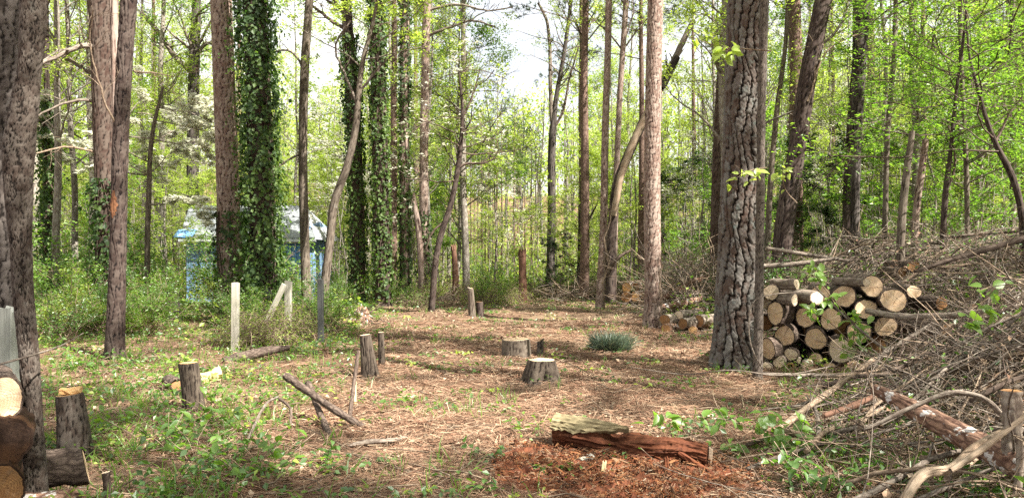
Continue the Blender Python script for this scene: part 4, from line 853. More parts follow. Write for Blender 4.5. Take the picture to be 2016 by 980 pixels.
def slab(parent, name, mat, c, sx, sy, sz, rz=0, ry=0, rx=0, r=None, loc_is_local=True, n=6, jag=.15):
    """a rough split piece of wood: a box along x with uneven edges"""
    r = r or np.random.default_rng(int(abs(c[0]) * 997) + 3); xs = np.linspace(-.5, .5, n); V = []
    for q in xs:
        for (a, b) in ((-.5, -.5), (0, -.56), (.5, -.5), (.55, 0), (.5, .5), (0, .56), (-.5, .5), (-.55, 0)): V.append(((q + r.normal(0, .012)) * sx, a * sy * (1 + r.normal(0, jag)), b * sz * (1 + r.normal(0, jag))))
    V = np.array(V); co = V[:, [1, 2, 0]].copy(); F = [(i * 8 + j, i * 8 + (j + 1) % 8, i * 8 + 8 + (j + 1) % 8, i * 8 + 8 + j) for i in range(n - 1) for j in range(8)]
    Mx = np.array((Matrix.Rotation(rz, 3, 'Z') @ Matrix.Rotation(ry, 3, 'Y') @ Matrix.Rotation(rx, 3, 'X')))
    g = Geo(); g.add(V @ Mx.T + c, F, 0, co, False); n0 = g.n; g.n = 0
    g.f.append((np.array([tuple(range(7, -1, -1)), tuple(range((n - 1) * 8, n * 8))]), 0, False)); g.n = n0
    return g, name, mat, parent
def slab_thing(name, label, cat, mat, c, *a, **k):
    g, _, _, _ = slab(None, name, mat, np.zeros(3), *a, **k); return g.build(name, mat, None, c, label=label, cat=cat)
g, n_, m_, p_ = slab(A_st[0], 'top_step', 'cut_orange', (at(140, 768, 6.1) - A_st[1]), .15, .10, .035, .3); g.build(n_, m_, p_)
slab_thing('split_wood', 'yellow split wood chunk lying behind the leaning dark stump', 'wood chunk', 'split_wood', gp(412, 752) + [0, 0, .07], .30, .14, .12, .4, -.25)
slab_thing('split_wood', 'smaller yellow wood splinter beside the split chunk at left', 'wood chunk', 'split_wood', gp(432, 742) + [0, 0, .04], .26, .05, .04, .7, -.2)
stump('sapling_stub', 'pale barked cut sapling standing taller than the dark stub beside it', None, (930, 623), (926, 567), 15, 12, 'smooth_bark', 'cut_pale', 58, .1, .05, .2, .003, k=24, step=.05, slope=(-.3, 0))
stump('tree_stump', 'short dark stub touching the pale cut sapling', None, (945, 623), (944, 594), 15, 14, 'dark_bark', 'cut_brown', 59, .15, .04, .1, .006, k=24, step=.04)
stump('tree_stump', 'short dark cut stump with pale top at far end right of centre', None, (1133, 586), (1131, 556), 16, 14, 'red_bark', 'cut_pale', 60, .1, .05, .1, .006, k=24, step=.05)
stump('tree_stump', 'low pale stump behind the reddish broken snag at the far end', None, (1045, 580), (1042, 557), 13, 12, 'pink_bark', 'cut_pale', 61, .1, .05, .1, .006, k=20, step=.06)
stump('tree_stump', 'low brown stump left of the reddish broken snag at the far end', None, (1008, 580), (1008, 566), 13, 12, 'stump_bark', 'cut_brown', 62, .1, .05, .1, .006, k=20, step=.06)
stump('burnt_stump', 'black burnt stump in the undergrowth under the left end of the shed', 17.5, (342, 636), (341, 574), 27, 24, 'black_wood', 'black_wood', 63, .2, .05, .2, .02, k=32, step=.05)
def snag(name, label, Y, pts, wid, mat, seed, spikes=9, lo=.05, hi=.3, cat='dead tree', ivy=0):
    B = gy(pts[0][0], Y); root = thing(name, label, cat, B); P = np.array([[0, 0, -.1]] + [at(x, y, Y) - B for x, y in pts[1:]]); R = np.array(wid) / 2 / FPX * Y
    g = Geo(); r = np.random.default_rng(seed); k = 28; PP, RR, V = bark_tube(g, P, R, k, .05, .05, .4, .012, seed, 'ridge'); top = V[-1]; g.build('trunk', mat, root)
    sp = Geo()
    for q in range(spikes):
        a = q / spikes * k; p = top[int(a) % k] * .85 + PP[-1] * .15; hgt = r.uniform(lo, hi)
        sp.add(*tubes(np.array([[p - [0, 0, .08], p + [0, 0, hgt * .5], p + [r.normal(0, .015), 0, hgt]]]), np.array([[RR[-1] * .38, RR[-1] * .27, .004]]), 5)[:2])
    sp.build('splinters', mat, root); return root, B
snag('broken_snag', 'reddish broken snag standing at the far end of the clearing', 28.5, [(1030, 582), (1029, 540), (1028, 500)], [18, 16, 15], 'snag_wood', 71, 9, .08, .34)
SN = snag('broken_snag', 'dark red rotten snag with ivy near the small white dogwood, left of the sky gap', 30, [(897, 580), (896, 530), (893, 488)], [14, 12, 10], 'snag_wood', 72, 7, .05, .2)
def plank(name, label, mat, p0, p1, w, t, seed=1, top_cut=.0, cat='fence post', parent=None, n=8):
    """a sawn post or board from p0 to p1 with slightly worn edges"""
    r = np.random.default_rng(seed); p0 = np.asarray(p0); d = np.asarray(p1) - p0; L = np.linalg.norm(d); d = d / L
    a = norm(np.cross(d, [0, 1, 0])) if abs(d[1]) < .9 else np.array([1., 0, 0]); b = np.cross(a, d); V = []; CO = []
    sec = [(-.5, -.42), (-.44, -.5), (.44, -.5), (.5, -.42), (.5, .42), (.44, .5), (-.44, .5), (-.5, .42)]
    for i in range(n):
        s = i / (n - 1) * L
        for u, v in sec:
            j = 1 + r.normal(0, .03); e = (top_cut * u * w if i == n - 1 else 0) + (r.normal(0, .09 * w) if i == n - 1 else 0)
            V.append(a * u * w * j + b * v * t * j + d * (s + e)); CO.append((u * w, v * t, s + seed))
    F = [(i * 8 + j, i * 8 + 8 + j, i * 8 + 8 + (j + 1) % 8, i * 8 + (j + 1) % 8) for i in range(n - 1) for j in range(8)]
    g = Geo(); g.add(np.array(V) + (p0 if parent is not None else 0), F, 0, np.array(CO), False); n0 = g.n; g.n = 0; g.f.append((np.array([tuple(range(8)), tuple(range(n * 8 - 1, n * 8 - 9, -1))]), 0, False)); g.n = n0
    return g.build(name, mat, parent, None if parent is not None else p0, label=label, cat=cat if parent is None else None)
plank('fence_post', 'grey green square post at the left edge beside the leaning banded trunk', 'post_grey', gy(20, 5.5) - [0, 0, .2], at(17, 606, 5.5), .115, .115, 3, .06)
b = gp(463, 694); plank('fence_post', 'pale weathered post standing alone in front of the shed', 'post_wood', b - [0, 0, .1], at(464, 557, b[1]), .112, .10, 4)
b = gy(567, 14.2); plank('fence_post', 'pale post with a leaning brace on its left side', 'post_wood', b - [0, 0, .1], at(568, 553, b[1]), .125, .11, 5, .15)
plank('fence_brace', 'pale slanting board leaning on the braced post', 'post_wood', at(526, 632, 14.1), at(560, 560, 14.05), .10, .04, 6, 0, 'brace')
b = gy(632, 13.6); plank('fence_post', 'narrow dark grey post by the crooked sapling', 'plank_grey', b - [0, 0, .1], at(631, 549, b[1]), .10, .09, 7, .2)
plank('fallen_board', 'dark grey board leaning in the brush below the ivy tree', 'plank_grey', at(480, 519, 17.6), at(534, 584, 16.4), .13, .04, 8, 0, 'board')

def log(label, px, py, rp, Y, L=1.2, yaw=0., pitch=0., bark='log_bark', cut='cut_fresh', squash=1., name='log', group='logs in the woodpile', seed=None, k=22, c3=None, hollow=0., tap=1.0):
    """a sawn log: its near face is centred at the pixel, its body runs away from it"""
    seed = int(px * 3 + py) if seed is None else seed; r = np.random.default_rng(seed); c = at(px, py, Y) if c3 is None else np.asarray(c3); R = rp / FPX * Y
    d = np.array([math.sin(yaw) * math.cos(pitch), math.cos(yaw) * math.cos(pitch), math.sin(pitch)])
    root = thing(name, label, 'log', c, group); P = np.stack([d * L * s + (r.normal(0, .006, 3) if 0 < s < 1 else 0) for s in (0, .06, .3, .55, .8, 1)]); th = np.arange(k) * 2 * pi / k
    lob = 1 + .06 * np.sin(2 * th + r.uniform(0, 6)) + .045 * np.sin(3 * th + r.uniform(0, 6)) + .022 * r.normal(size=k)
    v, f, co = tubes(P[None], np.array([R * np.linspace(1, tap, 6)]), k); v = v.reshape(6, k, 3); jit = 1 + r.normal(0, .02, (6, k))
    v = P[:, None] + (v - P[:, None]) * (lob[None] * jit)[..., None]; v[..., 2] = P[:, None, 2] + (v[..., 2] - P[:, None, 2]) * squash
    i0 = P[0] + (v[0] - P[0]) * .9 ; i1 = P[-1] + (v[-1] - P[-1]) * .9
    g = Geo(); g.add(v, f, 0, co); q = [(j, k + j, k + (j + 1) % k, (j + 1) % k) for j in range(k)]
    g.add(np.concatenate((v[0], i0)), q, 0, None, False); g.add(np.concatenate((v[-1], i1)), [x[::-1] for x in q], 0, None, False); g.build('bark', bark, root)
    if hollow:
        ih = P[0] + (i0 - P[0]) * hollow; g = Geo(); g.add(np.concatenate((i0 - d * .003, ih - d * .003)), q, 0, np.concatenate((i0, ih)), False); dp = ih + d * .22; g.add(np.concatenate((ih - d * .003, dp)), q, 0); g.build('cut_face', cut, root)
    else: cut_face(root, -d * .003, -d, i0 - d * .003, cut, r, .0006)
    cut_face(root, d * L + d * .003, d, i1[::-1] + d * .003, cut, r, .003)
    return root
PILE = [  # label, px, py, radius px, depth offset, yaw, cut, squash
 ('small pale log end at the upper left corner of the woodpile', 1518, 575, 16, -.05, .12, 'cut_pale', 1), ('grey log whose end shows behind a small branch log, second in the top row', 1614, 581, 21, .12, .05, 'cut_fresh', 1),
 ('large pale log in the middle of the top row of the woodpile', 1661, 583, 23, .0, .0, 'cut_fresh', 1), ('large reddish log crowning the top of the woodpile', 1716, 563, 21.5, .1, -.1, 'cut_fresh', 1.05),
 ('large log with clear growth rings at the right end of the top row', 1759, 591, 25, -.05, -.05, 'cut_fresh', 1), ('lone small log end beyond the right end of the woodpile', 1799, 574, 14, .25, 0, 'cut_fresh', 1),
 ('shaded log below the crowning reddish log', 1704, 608, 22, .15, -.1, 'cut_fresh', .9), ('small log end half hidden under the upper left corner log', 1509, 597, 11, .05, .1, 'cut_pale', 1),
 ('oval log with a half lit face under the left branch logs', 1526, 616, 19, -.08, .45, 'cut_fresh', 1.2), ('mossy log end half behind the thin patched trunk', 1507, 634, 15, .1, .2, 'cut_brown', 1.1),
 ('log behind the green leaf spray in the second row', 1587, 623, 21.5, .05, .2, 'cut_fresh', 1), ('log in the second row between two leaf sprays', 1635, 628, 21.5, .1, .1, 'cut_fresh', 1),
 ('brown faced oval log in the third row', 1544, 661, 20, .0, .3, 'cut_fresh', 1.1), ('tall oval log at the left end above the small logs', 1510, 686, 18, -.05, .5, 'cut_fresh', 1.25),
 ('round log with red sapwood in the middle of the third row', 1605, 667, 22.5, -.02, .1, 'cut_fresh', 1), ('brightest large log low at the right of the third row', 1655, 689, 25, -.08, .05, 'cut_pale', 1),
 ('pale log partly hidden by leaves right of the third row', 1690, 655, 23, .12, 0, 'cut_fresh', 1), ('log behind bare twigs at the lower right of the woodpile', 1743, 642, 22, .2, -.1, 'cut_fresh', .95),
 ('small round log end in the bottom row, larger of the two left ones', 1557, 697, 13, -.02, .1, 'cut_pale', 1), ('small oval log end in the bottom row beside the tall oval log', 1533, 712, 11.5, -.06, .25, 'cut_pale', 1.1),
 ('smallest log end at the bottom left corner of the woodpile', 1509, 722, 10, -.1, .1, 'cut_pale', 1), ('half hidden dull log in the bottom row beneath the red sapwood log', 1605, 706, 13, .02, -.1, 'cut_fresh', 1),
 ('small pale log end below the half hidden dull log', 1588, 719, 11, -.08, .1, 'cut_pale', 1), ('thin stick end poking out between the bottom small logs', 1572, 709, 4, -.1, .1, 'cut_pale', 1),
 ('pale log at ground level behind twigs under the brightest log', 1632, 726, 15, -.1, 0, 'cut_fresh', .9), ('log at ground level right of the brightest log', 1680, 722, 15, .1, 0, 'cut_fresh', .9),
 ('dark filling log deep inside the woodpile upper row', 1570, 596, 17, .3, .1, 'cut_brown', 1), ('dark filling log deep inside the woodpile middle', 1570, 646, 19, .35, .1, 'cut_brown', 1), ('dark filling log deep inside the woodpile right', 1660, 645, 20, .35, 0, 'cut_brown', 1),
 ('dark filling log deep inside the woodpile lower right', 1725, 680, 20, .35, 0, 'cut_brown', 1), ('dark filling log low inside the woodpile', 1630, 700, 16, .4, 0, 'cut_brown', 1)]
for lb, px, py, rp, dy, yw, ct, sq in PILE: log(lb, px, py, rp, 10.7 + dy, 1.15, yw + .29, 0, 'log_bark' if rp > 12 else 'log_pale_bark', ct, sq)
log('hollow small log end in the bottom row of the woodpile', 1555, 721, 9, 10.62, 1., .1, 0, 'log_bark', 'cut_brown', hollow=.6)
log('short grey log on top at left with a brilliantly lit slanted end', 1568, 559, 10, 10.45, .40, -.55, -.03, 'log_pale_bark', 'cut_pale', 1.15)
log('grey branch log under the brilliantly lit one, its small end facing right', 1564, 590, 11, 10.45, .60, -.5, .02, 'log_pale_bark', 'cut_pale', 1.1)
log('grey ended branch log third along the top of the woodpile', 1608, 586, 14, 10.42, .80, -.2, .02, 'log_pale_bark', 'cut_pale')
log('thin branch log lying before the crowning reddish log', 1705, 556, 8.5, 10.4, .55, -.42, 0, 'log_pale_bark', 'cut_pale')
for lb, px, py, rp, Y, yw in (('grey log end up in the brush behind the woodpile', 1798, 524, 12, 12.9, .1), ('second grey log end beside the one up in the brush', 1776, 536, 10, 13., .1), ('dull log end in twigs right of the woodpile', 1853, 597, 13, 11.2, -.2), ('reddish log end in twigs lower right of the woodpile', 1866, 650, 15, 10.5, -.2)):
    log(lb, px, py, rp, Y, 1.0, yw, 0, 'log_bark', 'cut_brown', group='logs lost in the brush')
SMALL = [('small stack log with brown furrowed face at its left end', 1309, 630, 12, 16.3, .9, 'cut_brown', 'log_pale_bark', .8), ('small stack log with the brightest round end', 1337, 620, 9.5, 16.4, .7, 'cut_pale', 'log_pale_bark', .9),
 ('small stack log with white bark in its middle', 1344, 637, 12, 16., .7, 'cut_brown', 'log_pale_bark', .9), ('small stack log with large brown end at its right', 1376, 632, 13, 16.1, .8, 'cut_brown', 'log_pale_bark', .9),
 ('lowest brown log of the small stack by the flaky pine', 1310, 649, 11, 16., .6, 'cut_brown', 'log_red_bark', .5), ('reddish log top at the back of the small stack', 1366, 616, 9, 16.8, .6, 'cut_orange', 'log_red_bark', .7), ('half buried curved log at the front of the small stack', 1364, 650, 9, 15.9, .5, 'cut_orange', 'log_red_bark', .3)]
for lb, px, py, rp, Y, L, ct, bk, yw in SMALL: log(lb, px, py, rp, Y, L, yw, 0, bk, ct, group='logs of the small stack')
for lb, px, py, rp, ct in (('orange brown log, upper left of the far stack', 1234, 566, 11, 'cut_orange'), ('orange brown log, upper right of the far stack', 1250, 566, 10, 'cut_brown'), ('brown log, lower left of the far stack', 1233, 585, 11, 'cut_brown'), ('orange log, lower right of the far stack', 1250, 584, 10, 'cut_orange'), ('dark log at the right side of the far stack', 1264, 580, 9, 'cut_brown')):
    log(lb, px, py, rp, 25, 1.1, .3, 0, 'log_red_bark', ct, group='logs of the far stack')
# bottom left corner
log('log with a large cream sawn face at the left edge', 3, 783, 42, 4.3, .55, -.66, 0, 'log_bark', 'cut_fresh', group=None, k=40)
log('dark rotten log under the cream faced log at the left edge', 8, 872, 50, 4.25, .5, -.55, 0, 'rotten_dark', 'rotten_dark', group=None, k=40)
log('lowest rotten log with orange heart at the bottom left corner', 4, 958, 44, 4.2, .5, -.62, 0, 'rotten_dark', 'cut_brown', group=None, k=40)
b = at(172, 915, 5.0); log('short barked log lying at the foot of the stump with orange top', 170, 915, 36, 5.0, .36, -1.92, .02, 'log_bark', 'cut_fresh', group=None, k=36)
log('pale split log at the bottom edge below the short barked log', 166, 985, 26, 4.7, .35, -1.8, 0, 'log_red_bark', 'cut_fresh', group=None, k=28)
log('round log end lying behind the leaning dark stump at left', 349, 757, 12, 8.5, .35, -.7, 0, 'log_bark', 'cut_brown', group=None)
def stick(label, pts, w, mat='twig_dark', Y=None, cat='stick', name='stick', cut=None, k=10, group=None, zoff=0, depths=None, rough=None):
    """one pole or branch; pts are photo pixels at the depths given"""
    P = np.array([at(x, y, depths[i] if depths else Y) for i, (x, y) in enumerate(pts)]); B = P[0].copy(); P = P - B; wv = np.array(w, float) / 2 / FPX * (np.array(depths) if depths else Y)
    if len(P) > 2: Pq, Rq, _ = resample(P, wv, np.linalg.norm(P[-1] - P[0]) / 30)
    else: Pq, Rq, _ = resample(np.array([P[0], P.mean(0), P[1]]), np.array([wv[0], wv.mean(), wv[1]]), np.linalg.norm(P[1]) / 10)
    rr = np.random.default_rng(len(label)); v, f, c = tubes(Pq[None], Rq[None] * (1 + rr.normal(0, .05, len(Rq))), k); lb_ = np.repeat(Pq, k, 0); v = lb_ + (v - lb_) * np.tile(1 + rr.normal(0, .10, k), len(Pq))[:, None] * (1 + rr.normal(0, .05, (len(v), 1))); n = len(Pq); g = Geo()
    if rough: bark_tube(g, Pq, Rq, rough[0], rough[1], rough[2], rough[3], rough[4], 3. + len(label), 'ridge')
    else:
        g.add(v, f, 0, c); n0 = g.n; g.n = 0; g.f.append((caps(Pq[None], Rq[None], k, 0)[(1 if cut else 0):], 0, False)); g.n = n0
    if cut:
        root = thing(name, label, cat, B, group); g.build('bark', mat, root); cut_face(root, Pq[0], norm(Pq[0] - Pq[1]), v[:k][::-1], cut); return root
    return g.build(name, mat, None, B, label=label, cat=cat, group=group)
stick('cut pole with pale sawn end propped up above the straw at left of centre', [(563, 739), (610, 772), (660, 806), (716, 840)], [17, 14, 14, 13], 'log_bark', name='cut_pole', cat='pole', cut='cut_pale', depths=[7.6, 7.4, 7.2, 7.05], k=18)
stick('forked dark prop stick standing under the cut pole', [(607, 752), (630, 810), (655, 868)], [11, 11, 13], 'log_bark', depths=[7.7, 7.3, 6.5], cat='prop stick')
stick('thin dark rod leaning beside the knee high brown stump', [(706, 690), (697, 755), (689, 820)], [7, 8, 8], 'twig_dark', depths=[7.9, 7.7, 7.45], cat='rod', name='leaning_rod')
stick('pale peeled stake behind the thin dark rod', [(700, 742), (699, 795)], [4, 6], 'split_wood', depths=[8.2, 8.1])
stick('fallen branch lying across the straw below the cut pole', [(684, 876), (730, 868), (770, 866), (803, 858)], [6, 9, 8, 4], 'twig_grey', depths=[6.3, 6.4, 6.45, 6.6])
stick('dark bent stick left of the forked prop stick', [(550, 784), (570, 800), (572, 840)], [6, 5, 6], 'twig_dark', depths=[7.3, 7.2, 7.])
stick('grey curved branch rising from leaves at lower left', [(478, 890), (500, 840), (520, 800), (548, 780)], [7, 6, 5, 4], 'twig_grey', depths=[6.1, 6.3, 6.5, 6.9])
stick('long bare twig stretching from the left edge post across the leaning trunk', [(-5, 718), (60, 700), (120, 680), (165, 655)], [4, 4, 3, 2], 'twig_grey', depths=[4.4, 4.5, 4.8, 5.2])
stick('short cut stake at the bottom edge left of centre', [(210, 928), (216, 985)], [13, 15], 'log_bark', name='stake', cut='cut_pale', Y=4.85, k=14)
stick('weathered fallen log under the fence at left of the clearing', [(440, 712), (480, 702), (520, 692), (570, 684)], [18, 20, 18, 10], 'log_bark', depths=[11.4, 11.6, 11.8, 12], cat='log', name='fallen_log', k=16)
# uprooted root mound
def mound():
    r = np.random.default_rng(33); B = gp(712, 640); root = thing('root_mound', 'brown upturned root mound in the leaves at the left side of the clearing', 'root mound', B); k, n = 22, 12
    th = np.linspace(0, 2 * pi, k, endpoint=False); ph = np.linspace(0, pi / 2, n); TH, PH = np.meshgrid(th, ph); R = .23 * (1 + .3 * vn(TH * 2, PH * 3, 2) + .12 * r.normal(size=TH.shape))
    V = np.stack((R * np.cos(TH) * np.cos(PH), R * np.sin(TH) * np.cos(PH) * .8, R * 1.6 * np.sin(PH)), -1); i = np.arange(n - 1)[:, None] * k; j = np.arange(k)[None]; j2 = (j + 1) % k
    g = Geo(); g.add(V, np.stack((i + j, i + j2, i + k + j2, i + k + j), -1).reshape(-1, 4)); g.build('root_plate', 'log_red_bark', root)
    P = np.array([[[0, 0, .2]]]) + np.cumsum(np.concatenate((np.zeros((26, 1, 3)), norm(r.normal(size=(26, 1, 3))) * .12 + r.normal(0, .05, (26, 4, 3))), 1), 1); v, f, c = tubes(P, np.full((26, 5), .01), 4); g = Geo(); g.add(v, f, 0, c); g.build('roots', 'twig_dark', root, kind='stuff')
mound()

# ------------------------------------------------------------------ the rotten log and its crumbled wood
def rotten_log():
    B = at(1095, 868, 6.35); E = at(1392, 905, 5.95); B[2] = float(H(B[0], B[1])) + .13; E[2] = float(H(E[0], E[1])) + .09
    root = thing('rotten_log', 'crumbling red rotten log with a pale mossy slab on its left end', 'rotten log', B); d = E - B; n, k = 90, 60
    r = np.random.default_rng(44); s = np.linspace(0, 1, n); TH, SS = np.meshgrid(np.arange(k) * 2 * pi / k, s); L = np.linalg.norm(d)
    ax = d / L; a = norm(np.cross(ax, [0, 0, 1])); b = np.cross(a, ax); R0 = np.interp(SS, [0, .3, .42, .55, .8, 1], [.135, .145, .12, .15, .135, .115])
    rg = r.normal(0, 1, (9, k)); rg = (rg + .6 * np.roll(rg, 1, 1)) * .8; ip = np.clip(s * 8, 0, 7.999); ii = ip.astype(int); ff = (ip - ii)[:, None]; rr_ = rg[ii] * (1 - ff) + rg[ii + 1] * ff
    fib = .010 * rr_ + .016 * vn(TH * 1.6, SS * 4, 3) + .007 * vn(TH * 3, SS * 11, 5) + .0025 * r.normal(size=TH.shape); bite = -.06 * np.exp(-((SS - .40) / .05) ** 2) * (np.cos(TH - 1.2) > .1) - .03 * np.exp(-((SS - .9) / .08) ** 2) - .04 * np.exp(-((SS - .72) / .1) ** 2) * (np.cos(TH - 2.9) > .3)
    R = R0 + fib + bite; P = SS[..., None] * d + np.array([0, 0, .02]) * np.sin(SS * 9)[..., None]
    V = P + R[..., None] * (a * np.cos(TH)[..., None] + b * np.sin(TH)[..., None] * .72); CO = np.stack((R * np.cos(TH), R * np.sin(TH), SS * L), -1)
    i = np.arange(n - 1)[:, None] * k; j = np.arange(k)[None]; j2 = (j + 1) % k; F = np.stack((i + j, i + j2, i + k + j2, i + k + j), -1).reshape(-1, 4)
    g = Geo(); g.add(V, F, 0, CO, False); n0 = g.n; g.n = 0; g.f.append((np.array([tuple(range(k - 1, -1, -1)), tuple(range((n - 1) * k, n * k))]), 0, False)); g.n = n0; g.build('rotten_wood', 'rotten_wood', root)
    # pale slab: a curved shell over the upper left
    ns, kt = 26, 19; S2 = np.linspace(-.015, .50, ns); g = Geo(); Vo, Vi, Cc = [], [], []
    for q, s_ in enumerate(S2):
        w0 = np.interp(s_, [-.02, .2, .38, .5], [1.15, 1.0, .5, .05]) + .06 * r.normal()
        for t in np.linspace(-w0, w0, kt): 
            th = 1.12 + t * .66; rr = .172 + .005 * math.sin(t * 17 + 2 * math.sin(s_ * 9)) + .006 * math.sin(t * 31 + s_ * 6) + .003 * r.normal(); o = a * math.cos(th) + b * math.sin(th) * .9
            Vo.append(s_ * d + o * rr); Vi.append(s_ * d + o * (rr - .045)); Cc.append((th * .14, rr, s_ * L))
    V2 = np.array(Vo + Vi); m = ns * kt; F = []
    for q in range(ns - 1):
        for t in range(kt - 1): x = q * kt + t; F += [(x, x + 1, x + kt + 1, x + kt), (m + x, m + x + kt, m + x + kt + 1, m + x + 1)]
        x = q * kt; F += [(x, x + kt, m + x + kt, m + x), (x + kt - 1, m + x + kt - 1, m + x + 2 * kt - 1, x + 2 * kt - 1)]
    for t in range(kt - 1): F += [(t, m + t, m + t + 1, t + 1), ((ns - 1) * kt + t, (ns - 1) * kt + t + 1, m + (ns - 1) * kt + t + 1, m + (ns - 1) * kt + t)]
    g.add(V2, F, 0, np.array(Cc + Cc), False); g.build('mossy_slab', 'mossy_wood', root)
    gg, n_, m_, p_ = slab(root, 'mossy_slab', 'mossy_wood', d * .52 + [0, -.10, -.075], .30, .05, .05, math.atan2(d[1], d[0]), .12); gg.build(n_, m_, p_)
    gg, n_, m_, p_ = slab(root, 'wood_splinter', 'rotten_wood', d * .86 + [.02, -.16, -.03], .24, .035, .03, -.5, .45); gg.build(n_, m_, p_)
    gg, n_, m_, p_ = slab(root, 'wood_splinter', 'dead_wood', d * 1.01 + [0, -.03, -.0], .03, .03, .14, 0, .1); gg.build(n_, m_, p_)
rotten_log()
def rot_debris():
    r = np.random.default_rng(45); nx, ny = 70, 46; X, Y = np.meshgrid(np.linspace(-.12, 2.0, nx), np.linspace(4.55, 6.25, ny)); px = 1008 + X / Y * FPX; py = HZ + FPX * EYE / Y
    def inside(px, py): return np.clip(1.25 - np.hypot((px - 1210 - (py - 930) * 1.1) / 262, (py - 928) / 58), 0, 1)
    w_ = sstep(0, .35, inside(px, py)); Z = H(X, Y) - .05 + w_ * (.085 + .03 * vn(X * 9, Y * 9, 3) + .02 * vn(X * 23, Y * 27, 5) + .008 * r.normal(size=X.shape))
    i = np.arange(ny - 1)[:, None] * nx; j = np.arange(nx - 1)[None]; F = np.stack((i + j, i + j + 1, i + nx + j + 1, i + nx + j), -1).reshape(-1, 4); g = Geo(); g.add(np.stack((X, Y, Z), -1), F, 0, None, False)
    n = 42000; x = r.uniform(-.15, 2.0, n); y = r.uniform(4.5, 6.3, n); q = inside(1008 + x / y * FPX, HZ + FPX * EYE / y); k = r.uniform(0, 1, n) < q * np.clip(.55 + .8 * vn(x * 4, y * 5, 7), .06, 1); x, y = x[k], y[k]; n = len(x)
    C = np.stack((x, y, H(x, y) + .04 + .03 * vn(x * 9, y * 9, 3) + r.uniform(0, .04, n)), 1); a = r.uniform(0, 2 * pi, n); d = np.stack((np.cos(a), np.sin(a), r.normal(0, .35, n)), 1); L = r.exponential(.010, n)[:, None] + .004; wd = np.stack((-np.sin(a), np.cos(a), r.normal(0, .6, n)), 1) * (.003 + .12 * L)
    up = np.array([0, 0, 1]) * (.004 + .1 * L); V = np.stack((C - d * L, C + wd, C + d * L, C - wd, C + up), 1); ii = np.arange(n)[:, None] * 5
    f0 = g.n; g.add(V.reshape(-1, 3), np.concatenate((ii + np.array([[0, 1, 4]]), ii + np.array([[1, 2, 4]]), ii + np.array([[2, 3, 4]]), ii + np.array([[3, 0, 4]]))), 1, None, False)
    g.build('rotten_wood_crumbs', ['rotten_wood', 'rot_bits'], label='red and orange crumbs of rotten wood heaped before the rotten log', cat='wood crumbs', kind='stuff')
    slab_thing('wood_splinter', 'white grey wood splinter on the red crumbs', 'splinter', 'post_wood', gp(1153, 916) + [0, 0, .06], .13, .04, .03, .6, -.1)
    slab_thing('wood_splinter', 'orange upright splinter stuck in the red crumbs', 'splinter', 'split_wood', gp(1187, 940) + [0, 0, .07], .03, .02, .10, .1, .2)
    slab_thing('wood_splinter', 'red brown slab of rotten wood lying at the front of the crumbs', 'splinter', 'rotten_wood', gp(1310, 935) + [0, 0, .07], .03, .03, .12, .2, .1)
    slab_thing('wood_splinter', 'long brown splinter lying low right of the crumbs', 'splinter', 'snag_wood', gp(1450, 965) + [0, 0, .03], .5, .06, .04, -.3, .02)
rot_debris()
# blue green grass tuft
def tuft():
    r = np.random.default_rng(46); B = gp(1203, 690); n = 1700; a = r.uniform(0, 2 * pi, n); q = np.sqrt(r.uniform(0, 1, n)); P0 = np.stack((np.cos(a) * q * .26, np.sin(a) * q * .2, 0 * a), 1)
    d = norm(np.stack((np.cos(a) * q * .6, np.sin(a) * q * .6, .75 + .5 * r.uniform(0, 1, n)), 1) + r.normal(0, .34, (n, 3))); d = norm(d); L = r.uniform(.10, .44, n)[:, None]; s = norm(np.cross(d, r.normal(size=d.shape))) * .0042
    mid = P0 + d * L * .6; tip = mid + (d + [0, 0, -.45]) * L * .45; V = np.stack((P0 - s, P0 + s, mid + s, mid - s, tip + s * .2, tip - s * .2), 1); i = np.arange(n)[:, None] * 6
    g = Geo(); g.add(V.reshape(-1, 3), np.concatenate((i + np.array([[0, 1, 2, 3]]), i + np.array([[3, 2, 4, 5]]))), 0, None, False); g.build('grass_clump', 'leaf_blue', None, B, label='blue green grass clump in the straw right of the stumps', cat='grass clump')
tuft()

